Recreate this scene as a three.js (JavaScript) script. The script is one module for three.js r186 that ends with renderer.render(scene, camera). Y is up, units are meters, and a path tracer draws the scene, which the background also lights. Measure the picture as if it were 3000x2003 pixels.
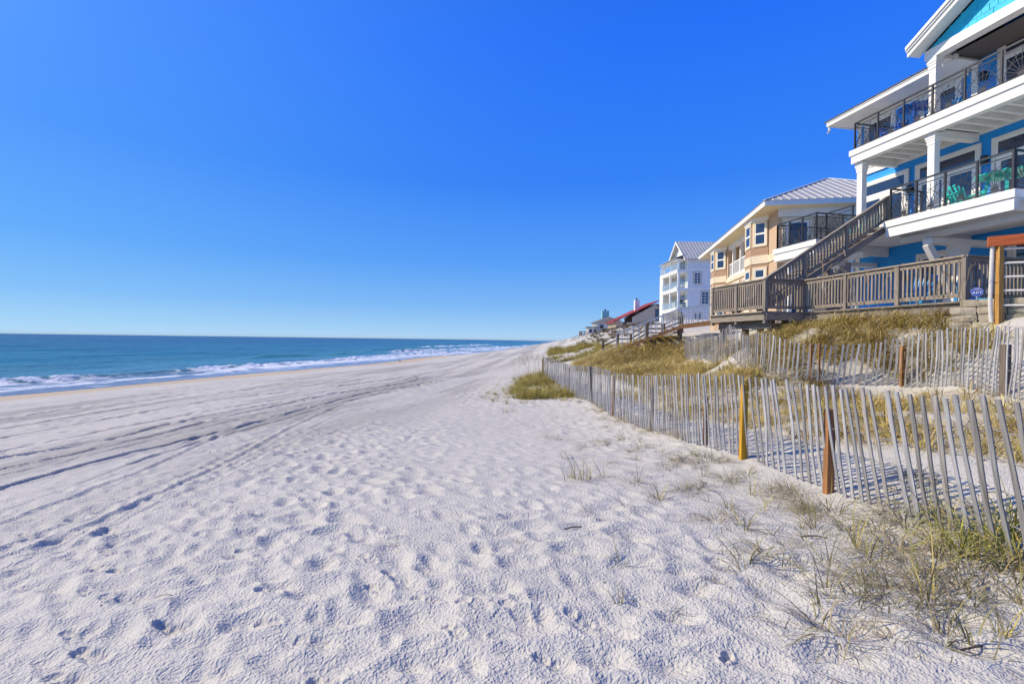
import * as THREE from 'three';
import { mergeGeometries } from 'three/addons/utils/BufferGeometryUtils.js';

// ---------------------------------------------------------------- camera, sky, sun, exposure
const EYE = 1.6, F = 1400, CX = 1500, CY = 1001.5;            // eye height (m), focal length and centre in photo pixels
const PITCH = -0.0042, ROLL = 0.0132;
const scene = new THREE.Scene();
const camera = new THREE.PerspectiveCamera(2 * Math.atan(CY / F) * 180 / Math.PI, 1024 / 683, 0.1, 20000);
camera.position.set(0, EYE, 0);
camera.rotation.set(PITCH, 0, ROLL, 'YXZ');
camera.updateMatrixWorld(true);
const SUN = new THREE.Vector3(-0.985, 0, -0.17).normalize().multiplyScalar(Math.cos(0.69)); SUN.y = Math.sin(0.69); SUN.normalize();
const SKY_STOPS = [[0, .44, .66, .90], [1.5, .34, .60, .91], [4, .21, .48, .92], [9, .10, .35, .93], [18, .038, .228, .92], [32, .020, .170, .93], [55, .010, .095, .54], [90, .007, .065, .37]];
{
  const w = 1024, h = 512, data = new Float32Array(w * h * 4), d = new THREE.Vector3();
  for (let j = 0; j < h; j++) for (let i = 0; i < w; i++) {
    const el = ((j + .5) / h - .5) * Math.PI, az = ((i + .5) / w - .5) * 2 * Math.PI;
    d.set(Math.cos(el) * Math.cos(az), Math.sin(el), Math.cos(el) * Math.sin(az));
    const e = Math.max(0, el * 180 / Math.PI); let k = 0;
    while (k < SKY_STOPS.length - 2 && e > SKY_STOPS[k + 1][0]) k++;
    const a = SKY_STOPS[k], b = SKY_STOPS[k + 1], f = (e - a[0]) / (b[0] - a[0]);
    const c = Math.max(0, d.dot(SUN)), g1 = .17 * c ** 3, g2 = .9 * c ** 24, g3 = 5 * c ** 220, o = (j * w + i) * 4;
    data[o] = a[1] + (b[1] - a[1]) * f + g1 * .5 + g2 * .8 + g3;
    data[o + 1] = a[2] + (b[2] - a[2]) * f + g1 * 1.1 + g2 * .9 + g3 * .97;
    data[o + 2] = a[3] + (b[3] - a[3]) * f + g1 * .7 + g2 * .8 + g3 * .9;
    data[o + 3] = 1;
    if (el < 0) { data[o] = .40; data[o + 1] = .46; data[o + 2] = .54; }
  }
  const t = new THREE.DataTexture(data, w, h, THREE.RGBAFormat, THREE.FloatType);
  t.mapping = THREE.EquirectangularReflectionMapping; t.magFilter = THREE.LinearFilter; t.minFilter = THREE.LinearFilter; t.needsUpdate = true;
  scene.background = t; scene.environment = t;
}
const sun = new THREE.DirectionalLight(new THREE.Color().setRGB(1, .855, .61), 5.0);
sun.position.copy(SUN).multiplyScalar(120); sun.castShadow = true; sun.shadow.mapSize.set(4096, 4096);
Object.assign(sun.shadow.camera, { left: -60, right: 60, top: 60, bottom: -60, near: 1, far: 400 });
scene.add(sun); scene.add(sun.target);
const renderer = new THREE.WebGLRenderer({ antialias: true });
renderer.toneMapping = THREE.LinearToneMapping; renderer.toneMappingExposure = 1.0;
renderer.shadowMap.enabled = true; renderer.setSize(1024, 683);

// ---------------------------------------------------------------- helpers
function rngOf(seed) { let a = seed >>> 0; return () => { a = (a + 0x6D2B79F5) | 0; let t = Math.imul(a ^ (a >>> 15), 1 | a); t = (t + Math.imul(t ^ (t >>> 7), 61 | t)) ^ t; return ((t ^ (t >>> 14)) >>> 0) / 4294967296; }; }
const hash2 = (x, y, s = 0) => { let h = Math.imul(x | 0, 374761393) + Math.imul(y | 0, 668265263) + Math.imul(s | 0, 362437); h = Math.imul(h ^ (h >>> 13), 1274126177); h ^= h >>> 16; h = Math.imul(h, 2246822519); return ((h ^ (h >>> 15)) >>> 0) / 4294967296; };
const lerp = (a, b, t) => a + (b - a) * t, clamp = (v, a, b) => v < a ? a : v > b ? b : v, smooth = (a, b, v) => { const t = clamp((v - a) / (b - a), 0, 1); return t * t * (3 - 2 * t); };
function vnoise(x, y, s = 0) {
  const i = Math.floor(x), j = Math.floor(y), u = x - i, v = y - j, a = u * u * (3 - 2 * u), b = v * v * (3 - 2 * v);
  return lerp(lerp(hash2(i, j, s), hash2(i + 1, j, s), a), lerp(hash2(i, j + 1, s), hash2(i + 1, j + 1, s), a), b) * 2 - 1;
}
const fbm = (x, y, s, n) => { let a = 1, f = 1, t = 0; for (let k = 0; k < n; k++) { t += a * vnoise(x * f, y * f, s + k * 17); a *= .5; f *= 2.03; } return t; };
const V = (x, y, z) => new THREE.Vector3(x, y, z);
const W = (X, Z, y = 0) => V(X, y, -Z);                        // X right of the camera, Z ahead of it, y up from the sand under it
const rgb = (r, g, b) => new THREE.Color().setRGB(r, g, b);
const used = new Map();
function numbered(n) { const k = used.get(n) ?? 0; used.set(n, k + 1); return k ? n + '_' + String(k).padStart(3, '0') : n; }
const wt = new WeakMap();                                      // world placement of everything that is placed
const UP = V(0, 1, 0), QID = new THREE.Quaternion();
const qy = (a) => new THREE.Quaternion().setFromAxisAngle(UP, a);
function tag(o, label, category, group, kind) { o.userData = { label, category }; if (group) o.userData.group = group; if (kind) o.userData.kind = kind; return o; }
function thing(name, label, category, pos, turn = 0, group) {
  const g = new THREE.Group(); g.name = numbered(name); g.position.copy(pos); g.rotation.y = turn; scene.add(g);
  wt.set(g, [pos.clone(), qy(turn)]); return tag(g, label, category, group);
}
function place(o, parent, pos, q = QID) {                      // world placement under any parent
  wt.set(o, [pos.clone(), q.clone()]);
  const [pp, pq] = wt.get(parent), inv = pq.clone().invert();
  o.position.copy(pos).sub(pp).applyQuaternion(inv); o.quaternion.copy(inv).multiply(q);
  parent.add(o); return o;
}
function part(parent, name, geo, mat, pos, q) { const m = new THREE.Mesh(geo, mat); m.name = name; m.castShadow = m.receiveShadow = true; return place(m, parent, pos, q); }
const boxes = new Map();
function gBox(w, h, d, key = 0) {                              // box with uv in metres, u along its longest side
  const id = [w, h, d].map((v) => Math.round(v * 500)).join() + ',' + key; let g = boxes.get(id);
  if (!g) {
    g = new THREE.BoxGeometry(w, h, d); const p = g.attributes.position, uv = g.attributes.uv, m = Math.max(w, h, d);
    for (let i = 0; i < p.count; i++) {
      const c = [p.getX(i), p.getY(i), p.getZ(i)], L = m === w ? 0 : m === h ? 1 : 2;
      uv.setXY(i, c[L] + key * .37 + boxes.size * .113, c[(L + 1) % 3] + c[(L + 2) % 3] + key * .19);
    }
    boxes.set(id, g);
  }
  return g;
}
function beam(parent, name, mat, a, b, w, h, key = 0) {        // bar from world point a to b, w across, h high
  const d = b.clone().sub(a), L = d.length(); d.normalize();
  const z = V(d.x, 0, d.z); if (z.lengthSq() < 1e-8) z.set(0, 0, 1);
  const side = Math.abs(d.y) > .999 ? V(1, 0, 0) : new THREE.Vector3().crossVectors(d, UP).normalize(), up = new THREE.Vector3().crossVectors(side, d);
  const q = new THREE.Quaternion().setFromRotationMatrix(new THREE.Matrix4().makeBasis(d, up, side));
  return part(parent, name, gBox(L, h, w, key), mat, a.clone().add(b).multiplyScalar(.5), q);
}
// a frame laid along the front of a house: t runs away from the camera along the front, z out towards the sea
class Frame {
  constructor(X0, Z0, dx, dz) { const l = Math.hypot(dx, dz); this.X0 = X0; this.Z0 = Z0; this.dx = dx / l; this.dz = dz / l; this.turn = Math.atan2(-this.dz, -this.dx); this.q = qy(this.turn); }
  pt(t, y, z) { return W(this.X0 + this.dx * t - this.dz * z, this.Z0 + this.dz * t + this.dx * z, y); }
  sub(t, z, angle) { const p = this.pt(t, 0, z), c = Math.cos(angle), s = Math.sin(angle); return new Frame(p.x, -p.z, this.dx * c - this.dz * s, this.dz * c + this.dx * s); }
  box(parent, name, mat, t0, t1, y0, y1, z0, z1, key = 0) { return part(parent, name, gBox(Math.abs(t1 - t0), Math.abs(y1 - y0), Math.abs(z1 - z0), key), mat, this.pt((t0 + t1) / 2, (y0 + y1) / 2, (z0 + z1) / 2), this.q); }
  geo(parent, name, geo, mat, t, y, z) { return part(parent, name, geo, mat, this.pt(t, y, z), this.q); }
  thing(name, label, category, t, y, z, group) { return thing(name, label, category, this.pt(t, y, z), this.turn, group); }
}
class EndFrame extends Frame { pt(t, y, z) { return super.pt(-t, y, z); } } // an end wall: t runs inland from the front corner
const BX = (x0, x1, y0, y1, z0, z1) => { const g = new THREE.BoxGeometry(Math.abs(x1 - x0), Math.abs(y1 - y0), Math.abs(z1 - z0)); g.translate((x0 + x1) / 2, (y0 + y1) / 2, (z0 + z1) / 2); return g; };
function polyGeo(faces) {                                      // flat faces, each a list of points, fan triangles, uv in metres
  const pos = [], uv = [];
  for (const f of faces) {
    const a = f[0], e = f[1].clone().sub(a).normalize(), n = new THREE.Vector3().crossVectors(e, f[2].clone().sub(a)).normalize(), s = new THREE.Vector3().crossVectors(n, e);
    for (let i = 1; i < f.length - 1; i++) for (const p of [f[0], f[i], f[i + 1]]) { pos.push(p.x, p.y, p.z); const d = p.clone().sub(a); uv.push(d.dot(e), d.dot(s)); }
  }
  const g = new THREE.BufferGeometry(); g.setAttribute('position', new THREE.Float32BufferAttribute(pos, 3)); g.setAttribute('uv', new THREE.Float32BufferAttribute(uv, 2)); g.computeVertexNormals(); return g;
}
function slabGeo(pts, n) {                                     // solid from a polygon and its copy moved by n
  const q = pts.map((p) => p.clone().add(n)), faces = [q, pts.slice().reverse()];
  for (let i = 0; i < pts.length; i++) { const j = (i + 1) % pts.length; faces.push([pts[i], pts[j], q[j], q[i]]); }
  return polyGeo(faces);
}
function pxRay(px, py) {                                       // direction through a pixel of the photograph
  return V((px - CX) / F, -(py - CY) / F, -1).applyQuaternion(camera.quaternion).normalize();
}
function toPx(p) { const c = p.clone().sub(camera.position).applyQuaternion(camera.quaternion.clone().invert()); return [CX + F * c.x / -c.z, CY - F * c.y / -c.z, -c.z]; }

// ---------------------------------------------------------------- textures and materials
function noiseTex(size, fn, srgb) {
  const d = new Uint8Array(size * size * 4);
  for (let j = 0; j < size; j++) for (let i = 0; i < size; i++) { const c = fn(i / size, j / size), o = (j * size + i) * 4; for (let k = 0; k < 3; k++) d[o + k] = clamp(Math.round((Array.isArray(c) ? c[k] : c) * 255), 0, 255); d[o + 3] = 255; }
  const t = new THREE.DataTexture(d, size, size); t.wrapS = t.wrapT = THREE.RepeatWrapping; t.magFilter = THREE.LinearFilter; t.minFilter = THREE.LinearMipmapLinearFilter; t.generateMipmaps = true;
  if (srgb) t.colorSpace = THREE.SRGBColorSpace; t.needsUpdate = true; return t;
}
function pnoise(x, y, n, s) {                                  // value noise that repeats every n cells
  const i = Math.floor(x), j = Math.floor(y), u = x - i, v = y - j, a = u * u * (3 - 2 * u), b = v * v * (3 - 2 * v), m = (q) => ((q % n) + n) % n;
  return lerp(lerp(hash2(m(i), m(j), s), hash2(m(i + 1), m(j), s), a), lerp(hash2(m(i), m(j + 1), s), hash2(m(i + 1), m(j + 1), s), a), b);
}
const sandBump = noiseTex(1024, (u, v) => .12 * pnoise(u * 50, v * 50, 50, 2) + .50 * pnoise(u * 120, v * 120, 120, 3) ** 1.6 + .38 * pnoise(u * 230, v * 230, 230, 4) ** 1.4);
const woodMap = noiseTex(512, (u, v) => { const g = .62 + .22 * pnoise(u * 5, v * 90, 90, 7) + .14 * pnoise(u * 9, v * 190, 190, 8) + .18 * pnoise(u * 3, v * 12, 12, 9) - .1; return [g, g * .985, g * .97]; }, true);
const woodBump = noiseTex(256, (u, v) => .5 * pnoise(u * 5, v * 60, 60, 17) + .5 * pnoise(u * 9, v * 120, 120, 18));
const stuccoBump = noiseTex(256, (u, v) => .5 * pnoise(u * 40, v * 40, 40, 27) + .5 * pnoise(u * 90, v * 90, 90, 28));
const stainMap = noiseTex(512, (u, v) => { const g = .97 + .04 * (pnoise(u * 6, v * 6, 6, 31) - .5) + .03 * (pnoise(u * 23, v * 23, 23, 32) - .5) + .02 * (pnoise(u * 90, v * 90, 90, 33) - .5); return [g, g, g * .995]; }, true);
const rep = (t, x, y) => { const c = t.clone(); c.repeat.set(x, y); c.needsUpdate = true; return c; };
const wm = rep(woodMap, .8, 2.2), wb = rep(woodBump, .8, 2.2), sm = rep(stainMap, .35, .35), sb = rep(stuccoBump, 1.1, 1.1);
const std = (c, o = {}) => new THREE.MeshStandardMaterial({ color: c, roughness: .8, ...o });
const wood = (r, g, b) => std(rgb(r, g, b), { map: wm, bumpMap: wb, bumpScale: .004, roughness: .9, side: THREE.DoubleSide });
const paint = (r, g, b, rough = .55) => std(rgb(r, g, b), { map: sm, roughness: rough, side: THREE.DoubleSide });
const M = {
  white: paint(.85, .84, .82), whiteTrim: paint(.80, .78, .74), blue: paint(.010, .345, .93, .6), cyan: paint(.010, .50, .78, .6),
  black: std(rgb(.022, .024, .034), { roughness: .45 }), grey: [wood(.46, .405, .35), wood(.39, .35, .315), wood(.53, .46, .385)], darkWood: [wood(.20, .165, .135), wood(.25, .20, .16)],
  slat: [wood(.57, .59, .64), wood(.46, .475, .515), wood(.68, .70, .74), wood(.40, .40, .41), wood(.53, .52, .52)], orangeWood: wood(.80, .42, .16), yellowPost: wood(.90, .50, .03), stake: wood(.55, .26, .095), stakeGrey: wood(.27, .225, .19),
  redBeam: wood(.80, .20, .065), goldPost: wood(.75, .42, .12), rope: std(rgb(.74, .72, .68), { roughness: .95 }), wire: std(rgb(.32, .31, .30), { roughness: .6, metalness: .4 }),
  glass: new THREE.MeshPhysicalMaterial({ color: rgb(.022, .035, .075), roughness: .04, ior: 1.9, side: THREE.DoubleSide }),
  paleGlass: new THREE.MeshPhysicalMaterial({ color: rgb(.90, .95, .95), roughness: .03, transmission: .92, thickness: 0, ior: 1.45, side: THREE.DoubleSide }),
  tan: std(rgb(.55, .40, .275), { map: sm, bumpMap: sb, bumpScale: .004, roughness: .9 }), brown: std(rgb(.43, .275, .18), { map: sm, bumpMap: sb, bumpScale: .004, roughness: .9 }), cream: paint(.76, .65, .47), creamSoffit: paint(.72, .60, .36),
  metalRoof: std(rgb(.46, .46, .455), { roughness: .5, metalness: .2, map: sm, side: THREE.DoubleSide }), metalSeam: std(rgb(.66, .66, .64), { roughness: .4, metalness: .3 }),
  shingle: std(rgb(.12, .105, .10), { roughness: .95, map: sm, side: THREE.DoubleSide }), redRoof: std(rgb(.30, .035, .03), { roughness: .8, map: sm, side: THREE.DoubleSide }), beige: paint(.58, .49, .37, .85), clad: paint(.80, .80, .80),
  ceil: wood(.42, .34, .285), teal: paint(.03, .52, .46, .4), chairBlue: paint(.015, .12, .52, .4), skyBlue: paint(.03, .33, .72, .4), stone: [std(rgb(.74, .65, .50), { bumpMap: sb, bumpScale: .02, map: sm, roughness: .95 }), std(rgb(.64, .57, .46), { bumpMap: sb, bumpScale: .02, map: sm, roughness: .95 }), std(rgb(.80, .72, .58), { bumpMap: sb, bumpScale: .02, map: sm, roughness: .95 })],
  alu: std(rgb(.62, .63, .64), { roughness: .35, metalness: .6 }), signBlue: std(rgb(.02, .10, .56), { roughness: .35 }), signWhite: std(rgb(.8, .8, .8), { roughness: .5 }), darkGrey: std(rgb(.06, .06, .065), { roughness: .6 }), teal2: paint(.25, .52, .55), roofGrey: std(rgb(.20, .20, .20), { roughness: .9, map: sm, side: THREE.DoubleSide }),
};
const pick = (a, r) => a[Math.floor(r() * a.length) % a.length];
// ---------------------------------------------------------------- the lie of the land: s runs inland, t along the shore
const SH = [Math.sin(.2105), Math.cos(.2105)];                 // shore direction (X, Z)
const toS = (X, Z) => X * SH[1] - Z * SH[0], toT = (X, Z) => X * SH[0] + Z * SH[1];
const fromST = (s, t) => [s * SH[1] + t * SH[0], -s * SH[0] + t * SH[1]];
const SEA = -2.0;
const shoreS = (t) => -33.9 - (t > 100 ? 7 * ((t - 100) / 190) ** 1.6 : 0);
const toeS = (t) => { const k = [[-20, 3.2], [0, 2.8], [6, 2.0], [12, .3], [25, -3.6], [45, -5], [70, -8], [120, -14], [200, -23], [320, -36], [600, -70]]; for (let i = 0; i < k.length - 1; i++) if (t <= k[i + 1][0]) return lerp(k[i][1], k[i + 1][1], clamp((t - k[i][0]) / (k[i + 1][0] - k[i][0]), 0, 1)); return -70; };
const ctl = [];                                                // X, Z, height
for (const t of [-12, 0, 12, 25, 45, 70, 110, 160, 230, 320, 460, 700]) {
  const a = shoreS(t), b = toeS(t);
  for (const [s, y] of [[a - 60, -5], [a - 16, -2.9], [a, -2.0], [a + 6, -1.5], [lerp(a + 6, b, .35), -1.08], [lerp(a + 6, b, .68), -.55]]) ctl.push([...fromST(s, t), y]);
  if (t > 60) { ctl.push([...fromST(b, t), -.1], [...fromST(b + 9, t), 2.6], [...fromST(b + 30, t), 3.6], [...fromST(b + 80, t), 4]); }
}
ctl.push([0, 0, -.02], [0, 3, -.03], [-2.5, 3, -.14], [2.2, 2.6, .03], [1.8, 5, -.08], [0, 7, -.2], [-5, 8, -.4], [3.7, 3, .1], [3.54, 4.2, .04], [3.5, 5.25, 0], [3.1, 7.74, -.09], [2.85, 10.4, -.3], [2.6, 12.2, -.33], [2.24, 19, -.48], [1.66, 25, -.42], [0, 16, -.55], [-1, 24, -.75],
  [4.3, 5.1, .27], [4.5, 4.0, .34], [4.3, 7.6, .18], [5.4, 5.6, .42], [5.6, 8, .42], [5.2, 11.5, .28], [4.2, 14, 0], [5.6, 15.5, .35], [4.4, 20, .05], [3.6, 27, -.1], [6, 20.5, .45], [5, 33, .1], [6.2, 3, .6],
  [7.9, 7.4, .75], [8.2, 8.4, .76], [8.4, 9.9, .74], [7.8, 10.6, .72], [7.0, 11.2, .7], [6.35, 11.9, .8], [6.65, 13.8, .8], [7.05, 16.4, .79], [7.75, 20, .78], [8.3, 22.8, .78], [9.0, 26, 1.05], [7.9, 5.5, .75], [8.2, 3, .8],
  [9.3, 9.2, 1.8], [9.2, 10.8, 1.95], [7.9, 13, 1.75], [8.6, 15.2, 1.85], [7.35, 14.5, 1.6], [7.8, 16.4, 1.62], [8.6, 19.8, 1.65], [8.6, 18.8, 1.7], [10, 22.5, 1.75], [9.9, 7.4, 1.75], [9.6, 5, 1.5], [10.2, 3, 1.5],
  [12, 11, 2.1], [11, 16, 2.1], [16, 12, 2.15], [15, 18, 2.15], [22, 10, 2.3], [22, 20, 2.4], [14, 4, 2.1], [30, 15, 2.8], [24, 0, 2.4], [10, -8, 1.5], [4, -6, .3], [18, -12, 2.4],
  [6.2, 27, 1.0], [8.5, 28, 1.6], [11.3, 27, 2.05], [14.5, 26, 2.3], [16, 38, 2.4], [24, 30, 2.8], [6.4, 35, .62], [9.4, 36, 1.6], [12, 40, 2.2],
  [5.6, 45, .6], [7.2, 47, 1.35], [8.8, 50, 2.3], [11, 52, 2.9], [14.9, 55, 3.55], [18, 62, 3.9], [22, 48, 3.4], [8.1, 58, 1.05], [26, 70, 4.2], [34, 60, 4], [11, 70, 2.0], [20, 78, 4.1]);
// thin-plate spline through those points
const tps = (() => {
  const n = ctl.length, N = n + 3, A = Array.from({ length: N }, () => new Float64Array(N + 1)), phi = (r2) => r2 < 1e-9 ? 0 : r2 * Math.log(r2) * .5;
  for (let i = 0; i < n; i++) { for (let j = 0; j < n; j++) A[i][j] = phi((ctl[i][0] - ctl[j][0]) ** 2 + (ctl[i][1] - ctl[j][1]) ** 2); A[i][i] += .02; A[i][n] = 1; A[i][n + 1] = ctl[i][0]; A[i][n + 2] = ctl[i][1]; A[i][N] = ctl[i][2]; A[n][i] = 1; A[n + 1][i] = ctl[i][0]; A[n + 2][i] = ctl[i][1]; }
  for (let c = 0; c < N; c++) { let p = c; for (let r = c + 1; r < N; r++) if (Math.abs(A[r][c]) > Math.abs(A[p][c])) p = r; [A[c], A[p]] = [A[p], A[c]]; for (let r = c + 1; r < N; r++) { const f = A[r][c] / A[c][c]; if (f) for (let k = c; k <= N; k++) A[r][k] -= f * A[c][k]; } }
  const w = new Float64Array(N); for (let c = N - 1; c >= 0; c--) { let v = A[c][N]; for (let k = c + 1; k < N; k++) v -= A[c][k] * w[k]; w[c] = v / A[c][c]; }
  return (X, Z) => { let v = w[n] + w[n + 1] * X + w[n + 2] * Z; for (let i = 0; i < n; i++) { const dx = X - ctl[i][0], dz = Z - ctl[i][1], r2 = dx * dx + dz * dz; if (r2 > 1e-9) v += w[i] * r2 * Math.log(r2) * .5; } const off = shoreS(clamp(toT(X, Z), -100, 900)) - toS(X, Z); return clamp(v, -6, lerp(5.5, -4, smooth(18, 40, off))); };
})();
// the spline kept on two rasters, read back smoothly
const grids = [[-34, -12, 34, 74, .4], [-420, -40, 460, 900, 5]].map(([x0, z0, x1, z1, h]) => { const nx = Math.ceil((x1 - x0) / h) + 3, nz = Math.ceil((z1 - z0) / h) + 3, d = new Float32Array(nx * nz); for (let j = 0; j < nz; j++) for (let i = 0; i < nx; i++) d[j * nx + i] = tps(x0 + i * h, z0 + j * h); return { x0, z0, x1, z1, h, nx, nz, d }; });
const cub = (a, b, c, d, t) => b + .5 * t * (c - a + t * (2 * a - 5 * b + 4 * c - d + t * (3 * (b - c) + d - a)));
function sample(g, X, Z) {
  const x = clamp((X - g.x0) / g.h, 1, g.nx - 3.001), z = clamp((Z - g.z0) / g.h, 1, g.nz - 3.001), i = Math.floor(x), j = Math.floor(z), u = x - i, v = z - j, r = [];
  for (let k = -1; k < 3; k++) { const o = (j + k) * g.nx + i; r.push(cub(g.d[o - 1], g.d[o], g.d[o + 1], g.d[o + 2], u)); }
  return cub(r[0], r[1], r[2], r[3], v);
}
function base(X, Z) {
  const g = grids[0], e = Math.min(X - g.x0, g.x1 - X, Z - g.z0, g.z1 - Z), f = smooth(0, 8, e);
  return f >= 1 ? sample(g, X, Z) : f <= 0 ? sample(grids[1], X, Z) : lerp(sample(grids[1], X, Z), sample(g, X, Z), f);
}
function hit(px, py, far = 600) {                              // where the line through a pixel meets the sand
  const d = pxRay(px, py); let a = 1;
  for (let r = 1; r < far; r *= 1.01) { if (EYE + d.y * r < base(d.x * r, -d.z * r)) { let b = r; for (let k = 0; k < 20; k++) { const m = (a + b) / 2; if (EYE + d.y * m < base(d.x * m, -d.z * m)) b = m; else a = m; } break; } a = r; }
  return [d.x * a, -d.z * a];
}
// wheel tracks, seen as lines in the photograph and laid on the sand where they fall
const tz = (pts) => pts.map(([x, y]) => [x / 2.349, 950 + y / 2.349]);
const trackLines = [
  [[[-300, 765], [0, 715], [1000, 560], [2000, 415], [2879, 300], [3479, 222], [3800, 180]], 0.22, 0.061],
  [[[-300, 835], [0, 780], [1300, 556], [2349, 422], [3000, 322], [3550, 225]], 0.22, 0.061],
  [[[-300, 925], [0, 870], [1300, 622], [2349, 447], [3000, 338], [3560, 232]], 0.18, 0.0488],
  [[[-300, 990], [0, 930], [700, 800], [1300, 655], [2040, 520], [2700, 405], [3400, 275]], 0.18, 0.0586],
  [[[-300, 1060], [0, 1005], [700, 855], [1300, 700], [2000, 540], [2700, 415], [3400, 284]], 0.18, 0.0586],
  [[[-300, 1200], [0, 1130], [700, 945], [1300, 800], [2000, 610], [2500, 480], [2879, 408], [3379, 302], [3679, 222]], 0.18, 0.0561],
  [[[900, 960], [1300, 838], [1900, 665], [2300, 552], [2879, 424], [3379, 314]], 0.14, 0.0342],
  [[[-250, 1480], [240, 1292], [700, 1120], [1150, 940], [1600, 735], [1900, 625], [2400, 505], [2900, 410]], 0.14, 0.0244],
  [[[-300, 1400], [0, 1300], [450, 1140], [800, 1005], [1200, 855], [1620, 700], [1950, 600]], 0.13, 0.0159],
  [[[-100, 1640], [400, 1480], [820, 1292], [1250, 1100], [1700, 885], [2000, 720], [2200, 620], [2499, 500], [2900, 418]], 0.15, 0.0244],
  [[[-150, 1740], [500, 1520], [900, 1325], [1330, 1135], [1780, 915], [2090, 745], [2290, 640], [2600, 520]], 0.12, 0.0134],
  [[[-150, 1600], [300, 1435], [760, 1255], [1230, 1055], [1650, 865], [1950, 710], [2150, 610]], 0.12, 0.0134],
  [[[0, 1840], [500, 1640], [1000, 1420], [1500, 1190], [1900, 985], [2200, 820], [2500, 680]], 0.2, 0.0061],
  [[[-300, 1098], [0, 1042], [700, 885], [1300, 735], [2000, 570], [2600, 445]], 0.12, 0.0244],
  [[[-200, 690], [0, 660], [1000, 515], [2000, 382], [2900, 276]], 0.22, 0.0427],
  [[[300, 690], [1000, 585], [1700, 480], [2349, 398], [2900, 322]], 0.16, 0.0305],
].map(([pts, w, depth]) => {
  const line = new THREE.CatmullRomCurve3(tz(pts).map(([x, y]) => V(x, y, 0)), false, 'centripetal').getSpacedPoints(150), P = line.map((p) => { const [X, Z] = hit(p.x, p.y); return V(X, 0, Z); });
  let S = [0]; for (let i = 1; i < P.length; i++) S.push(S[i - 1] + P[i].distanceTo(P[i - 1])); return { P, S, w, depth };
});
const trackGrid = new Map();
trackLines.forEach((T, n) => T.P.forEach((p, i) => { if (i === T.P.length - 1) return; const q = T.P[i + 1]; for (let a = Math.floor((Math.min(p.x, q.x) - 1) / 2); a <= Math.floor((Math.max(p.x, q.x) + 1) / 2); a++) for (let b = Math.floor((Math.min(p.z, q.z) - 1) / 2); b <= Math.floor((Math.max(p.z, q.z) + 1) / 2); b++) { const k = a * 4096 + b; if (!trackGrid.has(k)) trackGrid.set(k, []); trackGrid.get(k).push([n, i]); } }));
let churned = 0;                                               // how far the last point asked for lies in a rut
function tracks(X, Z) {
  churned = 0; const cell = trackGrid.get(Math.floor(X / 2) * 4096 + Math.floor(Z / 2)); if (!cell) return 0;
  const best = {};
  for (const [n, i] of cell) {
    const T = trackLines[n], p = T.P[i], q = T.P[i + 1], ax = q.x - p.x, az = q.z - p.z, L2 = ax * ax + az * az, u = clamp(((X - p.x) * ax + (Z - p.z) * az) / L2, 0, 1), d = Math.hypot(X - p.x - ax * u, Z - p.z - az * u);
    if (!(n in best) || d < best[n][0]) best[n] = [d, T.S[i] + u * Math.sqrt(L2)];
  }
  let v = 0;
  for (const n in best) {
    const T = trackLines[n], [d, l] = best[n], wob = .9 + .22 * vnoise(l * .5, n * 9.1, 5) + .16 * vnoise(l * 4, n * 3.3, 6), k = d / (T.w * .5);
    if (k > 2.6) continue;
    const rut = -T.depth * wob * (1 - smooth(.62, 1.05, k)) * (1 + .08 * Math.sin(l * 38)), berm = T.depth * .4 * wob * Math.exp(-(((k - 1.35) / .3) ** 2));
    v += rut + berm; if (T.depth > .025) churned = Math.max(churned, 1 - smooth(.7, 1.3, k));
  }
  return v;
}
// fresh footprints
const prints = [];
const pz5 = [[820, 530], [755, 410], [660, 510], [820, 270], [770, 232], [600, 680], [770, 730], [500, 970], [610, 1090], [450, 440], [230, 520], [120, 640], [1690, 130], [1620, 95], [1700, 370], [1830, 430], [1840, 700], [1840, 880], [2140, 1000], [1160, 900], [1640, 40], [520, 165], [160, 275], [520, 275], [2230, 1260], [430, 1260]];
const pz4 = [[250, 620], [570, 720], [770, 960], [1450, 1170], [1190, 810], [1630, 850], [370, 560], [900, 780], [180, 440]];
{ const r = rngOf(11); for (const [a, o] of [[pz5, 0], [pz4, 1000]]) for (const [x, y] of a) { const [X, Z] = hit(o + x / 2.349, 1450 + y / 2.349); prints.push([X, Z, -.55 + r() * .5 + (o ? -.35 : 0), .011 + r() * .009, .55 + r() * .3]); } const [X, Z] = hit(2128, 1924); prints.push([X, Z, .9, .02, .42]); }
function printsAt(X, Z) {
  let v = 0;
  for (const [x, z, a, d, k] of prints) {
    const dx = X - x, dz = Z - z; if (dx * dx + dz * dz > .12) continue;
    const u = (dx * Math.cos(a) + dz * Math.sin(a)) / k, w = (-dx * Math.sin(a) + dz * Math.cos(a)) / k;
    const e = Math.min(Math.hypot((u - .07) / .095, w / .058), Math.hypot((u + .085) / .062, w / .048));
    v += -d * (1 - smooth(.75, 1.15, e)) + d * .42 * Math.exp(-(((e - 1.45) / .3) ** 2)) + d * .25 * (e < 1 ? vnoise(u * 45, w * 45, 71) : 0);
  }
  return v;
}
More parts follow.
